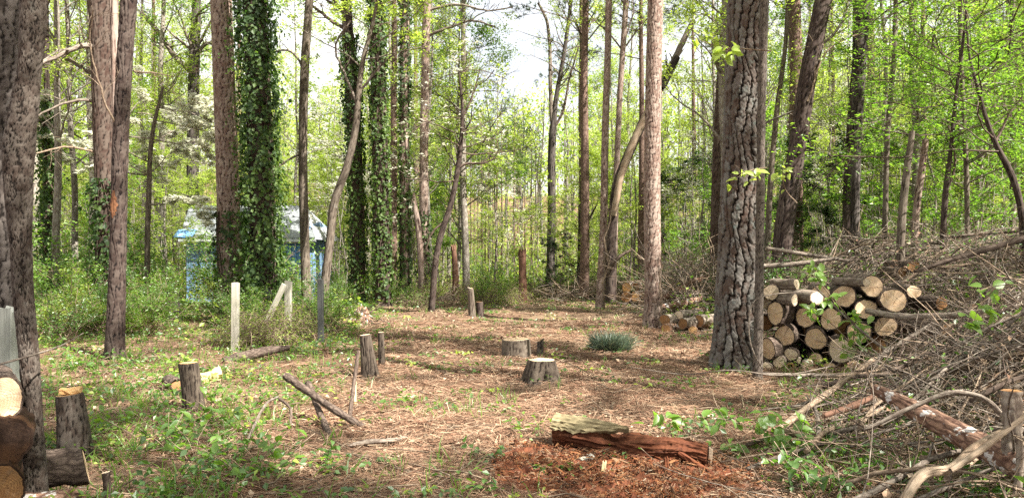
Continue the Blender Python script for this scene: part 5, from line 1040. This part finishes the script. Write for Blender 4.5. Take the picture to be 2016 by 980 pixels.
# ------------------------------------------------------------------ the blue shed
def shed():
    x0, x1, Y0, Y1 = -11.15, -7.0, 26., 29.2; xm = (x0 + x1) / 2; B = np.array((xm, Y0, float(H(xm, Y0)))); root = thing('shed', 'old pale blue board shed with grey white weathered roof in the undergrowth', 'shed', B); r = np.random.default_rng(61)
    q = lambda x, y, z: np.array((x, y, z)) - B; nb = 29; wb = (x1 - x0) / nb; ze = 2.20
    door = (-8.05, -7.2)
    for i in range(nb):
        xc = x0 + wb * (i + .5)
        if door[0] < xc < door[1]: continue
        plank('board', None, 'shed_blue', q(xc, Y0 + r.normal(0, .006), -.05), q(xc + r.normal(0, .004), Y0 + r.normal(0, .006), ze), wb * .93, .025, i, parent=root, n=4)
    g, n_, m_, p_ = slab(root, 'door', 'door_blue', q((door[0] + door[1]) / 2, Y0 + .035, .98), door[1] - door[0], .02, 1.95, jag=.0); d = g.build('door', 'door_blue', root)
    for i in range(5):
        xc = door[0] + (door[1] - door[0]) * (i + .5) / 5; plank('door_board', None, 'door_blue', q(xc, Y0 + .0, .03), q(xc, Y0 + .0, 1.9), .155, .022, 40 + i, parent=d, n=3)
    plank('lintel', None, 'shed_trim', q(door[0] - .1, Y0 - .03, 2.0), q(door[1] + .1, Y0 - .03, 2.0), .09, .03, 50, parent=root)
    for k in (0, 1):
        xw = (x0, x1)[k]
        for i in range(16):
            yc = Y0 + .08 + (Y1 - Y0 - .1) * (i + .5) / 16; gg, _, _, _ = slab(root, 'board', 'shed_blue', q(xw, yc, 1.2), .025, .19, 2.4 + .5 * (1 - abs(i - 7.5) / 8), jag=.0, n=2); gg.build('board', 'shed_blue', root)
    gg, _, _, _ = slab(root, 'back_wall', 'shed_blue', q(xm, Y1, 1.1), x1 - x0, .04, 2.3, jag=0); gg.build('back_wall', 'shed_blue', root)
    # roof sheets, flaring a little at the eaves
    zr = 3.36; yr = 27.6; ns = 11; ex0, ex1, rx0, rx1 = -11.28, -6.64, -11.74, -7.50
    for sgn in (-1, 1):
        for i in range(ns):
            V, F = [], []; nu, nv = 9, 6
            for b in range(nv):
                t = b / (nv - 1); yy = yr + sgn * 1.95 * t; zz = zr - (zr - 2.13) * (1.12 * t - .12 * t * t) 
                for a in range(nu):
                    f = (i + a / (nu - 1) * 1.02) / ns; xx = (rx0 + (rx1 - rx0) * f) * (1 - t) + (ex0 + (ex1 - ex0) * f) * t; V.append(q(xx, yy, zz + .016 * math.sin(a / (nu - 1) * 4 * pi) + .005 * (i % 2) + r.normal(0, .003)))
            F = [(b * nu + a, b * nu + a + 1, b * nu + nu + a + 1, b * nu + nu + a) for b in range(nv - 1) for a in range(nu - 1)]; V = np.array(V); m = len(V)
            g = Geo(); g.add(np.concatenate((V, V - [0, 0, .012])), F + [tuple(m + np.array(x[::-1])) for x in F] + [((nv - 1) * nu + a, m + (nv - 1) * nu + a, m + (nv - 1) * nu + a + 1, (nv - 1) * nu + a + 1) for a in range(nu - 1)], 0); g.build('roof_sheet', 'roof_sheet', root)
    for xw, ww in ((ex0, rx0), (ex1, rx1)):
        g = Geo(); p = np.array([q(xw, yr - 1.93, 2.10), q(xw, yr + 1.93, 2.10), q(ww, yr, 3.32)]); p2 = p + [(.03 if xw == ex0 else -.03), 0, 0]; g.add(np.concatenate((p, p2)), [(0, 1, 2), (5, 4, 3)]); n0 = g.n; g.n = 0; g.f.append((np.array([(0, 3, 4, 1), (1, 4, 5, 2), (2, 5, 3, 0)]), 0, False)); g.n = n0; g.build('gable', 'shed_trim', root)
    plank('fascia', None, 'shed_trim', q(ex0, yr - 1.96, 2.06), q(ex1, yr - 1.96, 2.06), .09, .025, 51, parent=root)
    gg, _, _, _ = slab(root, 'roof_patch', 'door_blue', q(-11.15, yr - 1.74, 2.30), .62, .5, .02, 0, 0, .55, jag=.05); gg.build('roof_patch', 'door_blue', root)
shed()

# ------------------------------------------------------------------ the brush pile
def brush_h(x, y):
    xl = np.interp(y, [4, 5, 6, 7, 8.5, 9.6, 10.2, 11.2, 12, 14, 18], [1.35, 1.7, 2.1, 2.7, 3.6, 4.9, 5.7, 5.7, 4.4, 4.3, 4.6]); hm = np.interp(y, [4, 5, 7, 9, 12, 16, 18.5], [.36, .50, .98, 1.5, 1.75, 1.6, .6])
    return hm * sstep(-.2, 2.7, x - xl)
BM = [(1640, 640, 'the woodpile'), (1560, 820, 'the broad leaved sapling'), (1860, 840, 'the brown weathered trunk'), (1990, 800, 'the upright grey stub'), (1850, 620, 'the birch like pole'), (1955, 585, 'the leafy edge branch'), (1900, 560, 'the dark log tip'), (1990, 640, 'the pole end'), (1920, 500, 'the dark fallen trunk'), (1600, 500, 'the upper pale pole'), (1640, 750, 'the tan rising branch'), (1800, 740, 'the weathered tip'), (1840, 935, 'the pale ragged branch'), (1640, 900, 'the pale forked branch'), (1770, 470, 'the grey snag'), (1960, 700, 'the open right edge')]
def bmark(p):
    px = 1008 + p[0] / p[1] * FPX; py = HZ - (p[2] - EYE) / p[1] * FPX; m = min(BM, key=lambda q: math.hypot(q[0] - px, q[1] - py)); dx, dy = px - m[0], py - m[1]
    return '' + ('just at ' if math.hypot(dx, dy) < 35 else ('right of ' if dx > 0 else 'left of ') if abs(dx) > abs(dy) else ('below ' if dy > 0 else 'above ')) + m[2]
def brush():
    r = np.random.default_rng(81)
    def pts(n, y0, y1, lo, pw=1.):
        X, Y = [], []
        while len(X) < n:
            y = y0 + (y1 - y0) * r.uniform(0, 1, 4000) ** pw; x = r.uniform(.9, .80 * y + .6, 4000); h = brush_h(x, y); k = (h > lo) & (r.uniform(0, 1, 4000) < .25 + h); X += list(x[k]); Y += list(y[k])
        return np.array(X[:n]), np.array(Y[:n])
    def over_trunk(P):
        pn = 1008 + P[..., 0] / P[..., 1] * FPX; py = HZ - (P[..., 2] - EYE) / P[..., 1] * FPX; ln = np.interp(pn, [1722, 1800, 1900, 2040], [765, 806, 860, 928]); w = np.interp(pn, [1722, 2040], [14, 40])
        return ((np.abs(py - ln) < w) & (pn > 1730) & (P[..., 1] < np.interp(pn, [1722, 2040], [5.8, 4.5]))).any(-1)
    # loose twigs
    n = 5600; x, y = pts(n, 4., 17.5, .02, .9); u = r.uniform(0, 1.08, n) ** .7; z = H(x, y) + brush_h(x, y) * u + .02; a = r.normal(.3, .75, n) + pi * (r.uniform(0, 1, n) < .3); el = r.normal(.12, .28, n)
    d = np.stack((np.cos(a) * np.cos(el), np.sin(a) * np.cos(el), np.sin(el)), 1); L = r.uniform(.35, 1.5, n); P = [np.stack((x, y, z), 1)]
    for s in range(5): d = norm(d + r.normal(0, .13, d.shape) - [0, 0, .02]); P.append(P[-1] + d * (L / 5)[:, None])
    P = np.stack(P, 1); P[..., 2] = np.maximum(P[..., 2], H(P[..., 0], P[..., 1]) + .01); ko = ~over_trunk(P) | (r.uniform(0, 1, n) < .12); P = P[ko]; y = y[ko]; n = len(P); R = ((.0022 + .0075 * r.uniform(0, 1, n) ** 2) * (1 + .05 * y))[:, None] * np.linspace(1, .35, 6)
    g = Geo()
    for q in range(3): a_, b_ = ((0, 2), (1, 4), (3, 4))[q]; v, f, c = tubes(P[a_::b_], R[a_::b_], 3); g.add(v, f, q, c)
    S = grow(r, P[::2], R[::2], 2, .35, .2, 1, .6, .8, .15, 4, .2, .6, .0022); v, f, c = tubes(*S, 3); g.add(v, f, 1, c)
    g.build('brush_twigs', ['twig_grey', 'twig_tan', 'twig_dark'], label='tangled bare twigs filling the brush pile at right', cat='twigs', kind='stuff')
    n = 9000; x, y = pts(n, 4.2, 17.5, .05, .9); C = np.stack((x, y, H(x, y) + brush_h(x, y) * r.uniform(.1, 1.12, n) + .03), 1); C += r.normal(0, .05, C.shape); gl = Geo()
    for q, (a_, b_) in enumerate(((0, .3), (.3, .55), (.55, 1.))):
        t_ = vn(x * 1.1, y * 1.2, 5) * .5 + .5; kk = (t_ >= a_) & (t_ < b_) if q else t_ < .3; v, f = leaves(C[kk], .068, r, .3, .6, .4); gl.add(v, f, q, None, False)
    gl.build('brush_leaves', ['leaf_fresh', 'leaf_green', 'leaf_litter'], label='green and withered leaves caught in the brush pile', cat='leaves', kind='stuff')
    # countable cut branches
    n = 390; x, y = pts(n, 4.1, 16.5, .03, .95); names = []
    for i in range(n):
        b = brush_h(x[i], y[i]); u = r.uniform(.35, 1.1); a = r.normal(.25, .5) + (pi if r.uniform() < .15 else 0); L = r.uniform(1.1, 3.4); r0 = .008 + .022 * r.uniform() ** 2.2 + (.012 if r.uniform() < .08 else 0)
        s = np.linspace(0, 1, 10); ang = a + .35 * r.normal() * s + .12 * np.sin(s * r.uniform(3, 8) + r.uniform(0, 6)); X = x[i] + np.cumsum(np.cos(ang)) * L / 10 - L * .45 * math.cos(a); Y = y[i] + np.cumsum(np.sin(ang)) * L / 10 - L * .45 * math.sin(a)
        k = Y > 3.4
        Z = H(X, Y) + np.maximum(brush_h(X, Y) * u, b * u * .55) + .03 + .16 * r.uniform() * np.sin(pi * s) + .025 * np.cumsum(r.normal(0, .5, 10)); Z = np.maximum(Z, H(X, Y) + r0)
        pn = 1008 + X / np.maximum(Y, 1) * FPX
        if (~k).any() or ((pn < 1400) & (Y < 12)).any() or (((pn > 1500) & (pn < 1770)) & (Y < 10.3) & (Y > 8.3) & (Z > .35)).any() or ((X > 3.3) & (X < 5.5) & (Y > 10.3) & (Y < 12)).any(): continue
        P = np.stack((X, Y, Z), 1); B = P[0].copy()
        if over_trunk(P[None])[0] and r.uniform() < .85: continue
        P = P - B; R = r0 * np.linspace(1, .35, 10); g = Geo(); v, f, c = tubes(P[None], R[None], 6); g.add(v, f, 0, c)
        g.f.append((caps(P[None], R[None], 6, 0), 0, False)); S = grow(r, P[None], R[None], int(r.integers(2, 7)), .6, .25, 1, .75, .6, .1, 6, .16, .55, .003); v, f, c = tubes(*S, 4); g.add(v, f, 0, c)
        T = grow(r, *S, 2, .3, .2, 1, .75, .6, .1, 4, .2, .6, .0025); v, f, c = tubes(*T, 3); g.add(v, f, 0, c)
        m = ('twig_grey', 'twig_tan', 'twig_dark')[int(r.choice(3, p=(.5, .33, .17)))]; w_ = {'twig_grey': 'grey', 'twig_tan': 'tan', 'twig_dark': 'dark'}[m]; zn = 'near the bottom right corner' if y[i] < 6.5 else 'in front of and beside the woodpile' if y[i] < 10.3 else 'behind the woodpile'
        g.build('cut_branch', m, None, B, label=('long ' if L > 2.4 else 'short ' if L < 1.6 else '') + ('thick ' if r0 > .02 else 'thin ' if r0 < .01 else '') + f'{w_} cut branch ' + bmark(P[4] + B), cat='branch', group=f'{w_} branches {zn}')
brush()
def far_brush():
    r = np.random.default_rng(82); g = Geo()
    for (px0, px1, y0, y1, n, hh) in ((1300, 1430, 17.5, 23, 1500, 1.5), (1080, 1260, 29, 34, 700, .9), (640, 900, 25, 31, 700, .6), (1500, 1900, 17, 21, 1500, 1.4)):
        y = r.uniform(y0, y1, n); x = (r.uniform(px0, px1, n) - 1008) / FPX * y; z = H(x, y) + hh * r.uniform(0, 1, n) ** 1.3 * np.sin(np.clip((y - y0) / (y1 - y0), 0, 1) * pi); a = r.uniform(0, 2 * pi, n); el = r.normal(.2, .4, n)
        d = np.stack((np.cos(a) * np.cos(el), np.sin(a) * np.cos(el), np.sin(el)), 1); L = r.uniform(.5, 2., n); P = [np.stack((x, y, z), 1)]
        for s in range(4): d = norm(d + r.normal(0, .15, d.shape)); P.append(P[-1] + d * (L / 4)[:, None])
        v, f, c = tubes(np.stack(P, 1), r.uniform(.005, .014, (n, 1)) * np.linspace(1, .4, 5), 3); q = len(f) // 2; g.add(v, f[:q], 0, c); n0 = g.n; g.f.append((f[q:] + n0 - len(v), 1, True))
    g.build('far_brush', ['twig_grey', 'twig_tan'], label='low heaps of bare branches at the far edges of the clearing', cat='brush', kind='stuff')
far_brush()
stick('long brown weathered trunk with white patches slanting down through the brush at lower right', [(1722, 765), (1800, 806), (1900, 860), (2040, 928)], [20, 36, 48, 62], 'log_red_bark', depths=[5.7, 5.3, 4.9, 4.4], cat='fallen trunk', name='fallen_log', k=20, rough=(64, .014, .03, .10, .012))
stick('grey arching branch curving over the brown weathered trunk', [(1700, 845), (1722, 835), (1792, 802), (1882, 772), (1927, 780), (1992, 835), (2030, 856)], [6, 8, 9, 10, 10, 11, 11], 'twig_grey', Y=4.75, cat='branch', name='cut_branch')
stick('pale ragged peeling branch in the bottom right corner', [(1777, 985), (1812, 935), (1872, 920), (1912, 885), (1987, 840)], [17, 19, 15, 16, 11], 'dead_wood', depths=[4.1, 4.2, 4.3, 4.4, 4.6], cat='branch', name='cut_branch', k=9, rough=(32, .01, .012, .06, .009))
stick('second pale ragged strip crossing the peeling branch', [(1870, 925), (1925, 888), (1975, 850), (2020, 815)], [10, 12, 10, 8], 'dead_wood', depths=[4.2, 4.25, 4.3, 4.3], cat='branch', name='cut_branch', k=7, rough=(26, .01, .010, .05, .006))
stick('thick grey upright stub standing at the right edge of the brush', [(1990, 768), (1991, 830), (1985, 930)], [33, 32, 30], 'log_pale_bark', Y=4.55, cat='stub', name='branch_stub', cut='cut_brown', k=18)
stick('grey stem hanging from the upright stub at the right edge', [(1988, 808), (2000, 850), (2006, 890), (1998, 985)], [12, 14, 14, 16], 'log_pale_bark', Y=4.4, cat='branch', name='cut_branch')
stick('pale grey birch like pole lying level across the brush right of the woodpile', [(1705, 612), (1760, 622), (1850, 622), (2040, 600)], [11, 13, 13, 11], 'log_pale_bark', depths=[9.9, 9.6, 9.1, 8.3], cat='pole', name='cut_pole', k=10)
stick('tan branch rising from straw to the woodpile foot', [(1527, 850), (1577, 810), (1647, 760), (1722, 705)], [13, 12, 10, 8], 'twig_tan', depths=[6.4, 6.8, 7.5, 8.2], cat='branch', name='cut_branch')
stick('short pale cut branch pointing at the weathered trunk', [(1545, 845), (1590, 866), (1592, 868)], [11, 11, 9], 'twig_tan', depths=[6.3, 6.1, 6.1], cat='branch', name='cut_branch')
stick('pale forked branch lying low before the brush at right', [(1585, 888), (1622, 850), (1690, 828), (1740, 800)], [10, 11, 8, 6], 'twig_tan', depths=[5.7, 5.9, 6.1, 6.3], cat='branch', name='cut_branch')
stick('brown broken branch under the pale forked branch', [(1620, 818), (1680, 798), (1730, 775)], [9, 12, 8], 'snag_wood', depths=[6.4, 6.6, 6.8], cat='branch', name='cut_branch')
stick('thin whip lying in front of the largest pine and woodpile', [(1240, 722), (1350, 736), (1440, 728), (1530, 738), (1640, 720)], [1.2, 2, 2.2, 2.2, 2], 'twig_grey', depths=[8.6, 8.5, 8.5, 8.6, 8.8], cat='twig', name='whip')
stick('pale curling vine stem before the thin patched trunk', [(1500, 725), (1482, 690), (1474, 640), (1488, 590), (1520, 580), (1590, 575)], [2, 2.4, 2.4, 2.2, 2, 1.5], 'twig_grey', Y=9.4, cat='vine', name='vine')
stick('long grey branch crossing the woodpile from lower right to upper left', [(1600, 560), (1640, 600), (1700, 655), (1760, 700), (1840, 745)], [3, 4, 5, 6, 6], 'twig_grey', depths=[9.9, 9.8, 9.6, 9.4, 9.2], cat='branch', name='cut_branch')
stick('bare grey branch rising across the lower right of the woodpile', [(1500, 735), (1600, 738), (1690, 732), (1750, 690), (1830, 640)], [5, 7, 8, 9, 6], 'twig_grey', depths=[8.6, 8.8, 8.8, 8.8, 9.], cat='branch', name='cut_branch')
stick('pale pole lying on the brush above the woodpile', [(1508, 489), (1580, 500), (1672, 514)], [9, 9, 7], 'log_pale_bark', Y=13.2, cat='pole', name='cut_pole')
stick('green tinted grey pole behind the top of the woodpile', [(1500, 524), (1560, 520), (1650, 508)], [9, 9, 6], 'twig_grey', Y=12.6, cat='pole', name='cut_pole')
stick('dark fallen trunk lying on top of the brush at the right edge', [(1800, 535), (1870, 512), (1940, 492), (2040, 462)], [5, 8, 10, 12], 'twig_dark', Y=11.5, cat='fallen trunk', name='fallen_log', k=16)
stick('red brown fallen trunk behind the small log stack', [(1296, 605), (1330, 600), (1380, 588)], [10, 13, 10], 'log_red_bark', depths=[17.5, 17.7, 18.2], cat='fallen trunk', name='fallen_log', k=12)
stick('dark fallen trunk rising behind the flaky pine toward the far brush', [(1300, 590), (1345, 565), (1400, 540)], [12, 12, 8], 'snag_wood', depths=[18.5, 18.8, 19.5], cat='fallen trunk', name='fallen_log', k=12)
stick('dark broken limb sticking out of the far brush by the pale scaly pine', [(1195, 540), (1212, 512), (1242, 492)], [9, 8, 4], 'twig_dark', Y=24, cat='branch', name='cut_branch')

# ------------------------------------------------------------------ leafy plants near enough for single leaves
def leaf_mesh(name, mat, L, wd, r):
    g = Geo(); xs = [0, .18, .5, .8, 1.]; ws = [.02, .8, 1., .55, .02]; V = []
    for x, q in zip(xs, ws):
        for s in (-1, 0, 1): V.append((s * q * wd * L / 2, x * L, (abs(s) * .13 * q - .22 * x * x + .02 * r.normal()) * L))
    F = [(i * 3 + j, i * 3 + j + 1, i * 3 + 4 + j, i * 3 + 3 + j) for i in range(4) for j in (0, 1)]; g.add(V, F, 0, None, True); return g.mesh(name, [mat])
LR = np.random.default_rng(91)
LM = {(m, i): leaf_mesh('leaf', m, 1., (.62, .72, .55)[i], LR) for m in ('leaf_fresh', 'leaf_young', 'leaf_green') for i in range(3)}
def hang_leaves(root, C, size, mat, r, nrm=(0, -.55, .75), spread=.5, droop=.5):
    for c in C:
        n = np.array(nrm) + r.normal(0, spread, 3); n /= np.linalg.norm(n); d = r.normal(size=3); d[2] -= droop; d -= n * (d @ n); d /= np.linalg.norm(d); s = np.cross(d, n); q = size * r.uniform(.6, 1.2)
        o = put('leaf', LM[(mat, int(r.integers(3)))], root); o.matrix_basis = Matrix(((s[0] * q, d[0] * q, n[0] * q, c[0]), (s[1] * q, d[1] * q, n[1] * q, c[1]), (s[2] * q, d[2] * q, n[2] * q, c[2]), (0, 0, 0, 1)))
def spray(label, stems, Y, n, lpx, mat, seed, name='leafy_sapling', cat='sapling', rad=.05, wpx=3):
    r = np.random.default_rng(seed); P = [np.array([at(x, y, Y + .12 * r.normal()) for x, y in st]) for st in stems]; B = P[0][0].copy(); root = thing(name, label, cat, B); C = []
    for p in P:
        Q, R, _ = resample(p - B, np.linspace(wpx, 1.2, len(p)) / 2 / FPX * Y, .06); g = Geo(); v, f, c = tubes(Q[None], R[None], 5); g.add(v, f, 0, c); side = grow(r, Q[None], R[None], 5, .22, .2, 1, .6, .8, .1, 4, .15, .6, .0015)
        v, f, c = tubes(*side, 3); g.add(v, f, 0, c); g.build('stem', 'twig_tan', root); m = n // len(P)
        C.append(along_pts(r, side[0], m * 2 // 3, rad * .4)); C.append(along_pts(r, Q[None], m - m * 2 // 3, rad))
    hang_leaves(root, np.concatenate(C), lpx / FPX * Y, mat, r)
spray('broad leaved green sapling arching right above the rotten log', [[(1600, 935), (1560, 870), (1480, 840), (1400, 820), (1330, 815), (1262, 832)], [(1600, 930), (1540, 880), (1470, 865), (1420, 880)], [(1610, 930), (1560, 850), (1500, 815)]], 6.1, 96, 27, 'leaf_fresh', 1)
spray('green leafy shoot hanging in front of the middle of the woodpile', [[(1745, 735), (1700, 660), (1650, 600), (1610, 550), (1600, 525)], [(1740, 735), (1690, 690), (1640, 640), (1590, 600)], [(1690, 720), (1680, 660), (1690, 620)]], 9.7, 126, 18, 'leaf_fresh', 2)
spray('single green leafy branch above the brush at the right edge', [[(2030, 570), (1990, 560), (1950, 565), (1925, 572)], [(1960, 565), (1930, 600), (1920, 625)]], 5.6, 28, 27, 'leaf_fresh', 3)
spray('yellow green leaf twig crossing the upper part of the largest pine', [[(1520, 100), (1470, 96), (1420, 92), (1360, 72)], [(1440, 94), (1430, 108)]], 8.2, 26, 22, 'leaf_young', 4, 'leafy_twig', 'twig')
spray('yellow green leaf twig hanging on the middle of the largest pine', [[(1510, 330), (1480, 335), (1450, 345), (1432, 358)]], 9.4, 14, 20, 'leaf_young', 5, 'leafy_twig', 'twig')
spray('small leafy twig before the foot of the leaning dark trunk', [[(1570, 400), (1555, 385), (1540, 330)]], 9.5, 16, 16, 'leaf_young', 6, 'leafy_twig', 'twig')
spray('low leafy plant in the straw in front of centre', [[(960, 930), (950, 890), (930, 880)], [(955, 930), (985, 890), (1000, 885)], [(950, 930), (915, 905)]], 5.9, 40, 18, 'leaf_green', 7, 'low_plant', 'plant')
def low_plants():
    r = np.random.default_rng(92); spots = []
    for _ in range(34): spots.append((r.uniform(150, 480), r.uniform(715, 900)))
    for _ in range(10): spots.append((r.uniform(330, 640), r.uniform(800, 960)))
    for _ in range(9): spots.append((r.uniform(1440, 1720), r.uniform(880, 975)))
    base = None
    protos = []
    for q in range(3):
        root = thing('low_plant', '', 'plant', (0, 0, 0)); nst = 5; a = r.uniform(0, 2 * pi, nst); d = norm(np.stack((np.cos(a), np.sin(a), np.full(nst, 1.1)), 1)); P = [np.zeros((nst, 3))]
        for s in range(4): d = norm(d + r.normal(0, .12, d.shape) - [0, 0, .08]); P.append(P[-1] + d * .075)
        P = np.stack(P, 1); g = Geo(); v, f, c = tubes(P, np.full((nst, 5), .0025), 4); g.add(v, f, 0, c); g.build('stems', 'twig_tan', root); hang_leaves(root, along_pts(r, P, 15, .02), .085, ('leaf_fresh', 'leaf_green', 'leaf_green')[q], r, (0, -.1, 1)); protos.append([root, False])
    for px, py in spots:
        b = gp(px, py); mk = min([(147, 830, 'orange topped stump'), (378, 770, 'leaning dark stump'), (640, 790, 'cut pole'), (230, 700, 'slim scarred pine'), (510, 840, 'grey curved branch'), (213, 950, 'short cut stake'), (463, 690, 'lone pale post'), (1640, 890, 'pale forked branch'), (1480, 870, 'broad leaved sapling')], key=lambda q: math.hypot(q[0] - px, q[1] - py)); lb = 'low green leafy plant ' + ('right of the ' if px > mk[0] else 'left of the ') + mk[2]; p = protos[int(r.integers(3))]; rz = float(r.uniform(0, 6.28)); sc = float(r.uniform(.7, 1.25))
        if p[1]: copy_tree(p[0], b, rz, sc, lb, 'low plants at lower left' if px < 700 else 'low plants at bottom right')
        else: p[1] = True; o = p[0]; o.location = b; o.rotation_euler = (0, 0, rz); o.scale = (sc,) * 3; tag(o, lb, None, 'low plants at lower left' if px < 700 else 'low plants at bottom right')
low_plants()

# ------------------------------------------------------------------ labels shared by neighbours get their order from left to right
def order_labels():
    by = {}
    for o in S.objects:
        if o.parent is None and o.get('label') and o.get('kind') is None: by.setdefault(o['label'], []).append(o)
    W = ('first', 'second', 'third', 'fourth', 'fifth', 'sixth', 'seventh', 'eighth', 'ninth', 'tenth', 'eleventh', 'twelfth', 'thirteenth', 'fourteenth', 'fifteenth'); Q = ('', '', 'two', 'three', 'four', 'five', 'six', 'seven', 'eight', 'nine', 'ten', 'eleven', 'twelve')
    for lb, os_ in by.items():
        if not 2 <= len(os_) <= 15 or 'added for shade beyond the right edge' in lb: continue
        os_.sort(key=lambda o: o.location.x / max(o.location.y, .1)); n = len(os_)
        for i, o in enumerate(os_): o['label'] = lb + (', left one' if i == 0 else ', right one') if n == 2 else lb + ', ' + W[i] + ' from left'
    for o in S.objects:                                  # kinds in everyday words for things that were copied
        if o.parent is None and o.get('label') and not o.get('category'): o['category'] = o.name.split('.')[0].replace('_', ' ')
order_labels()
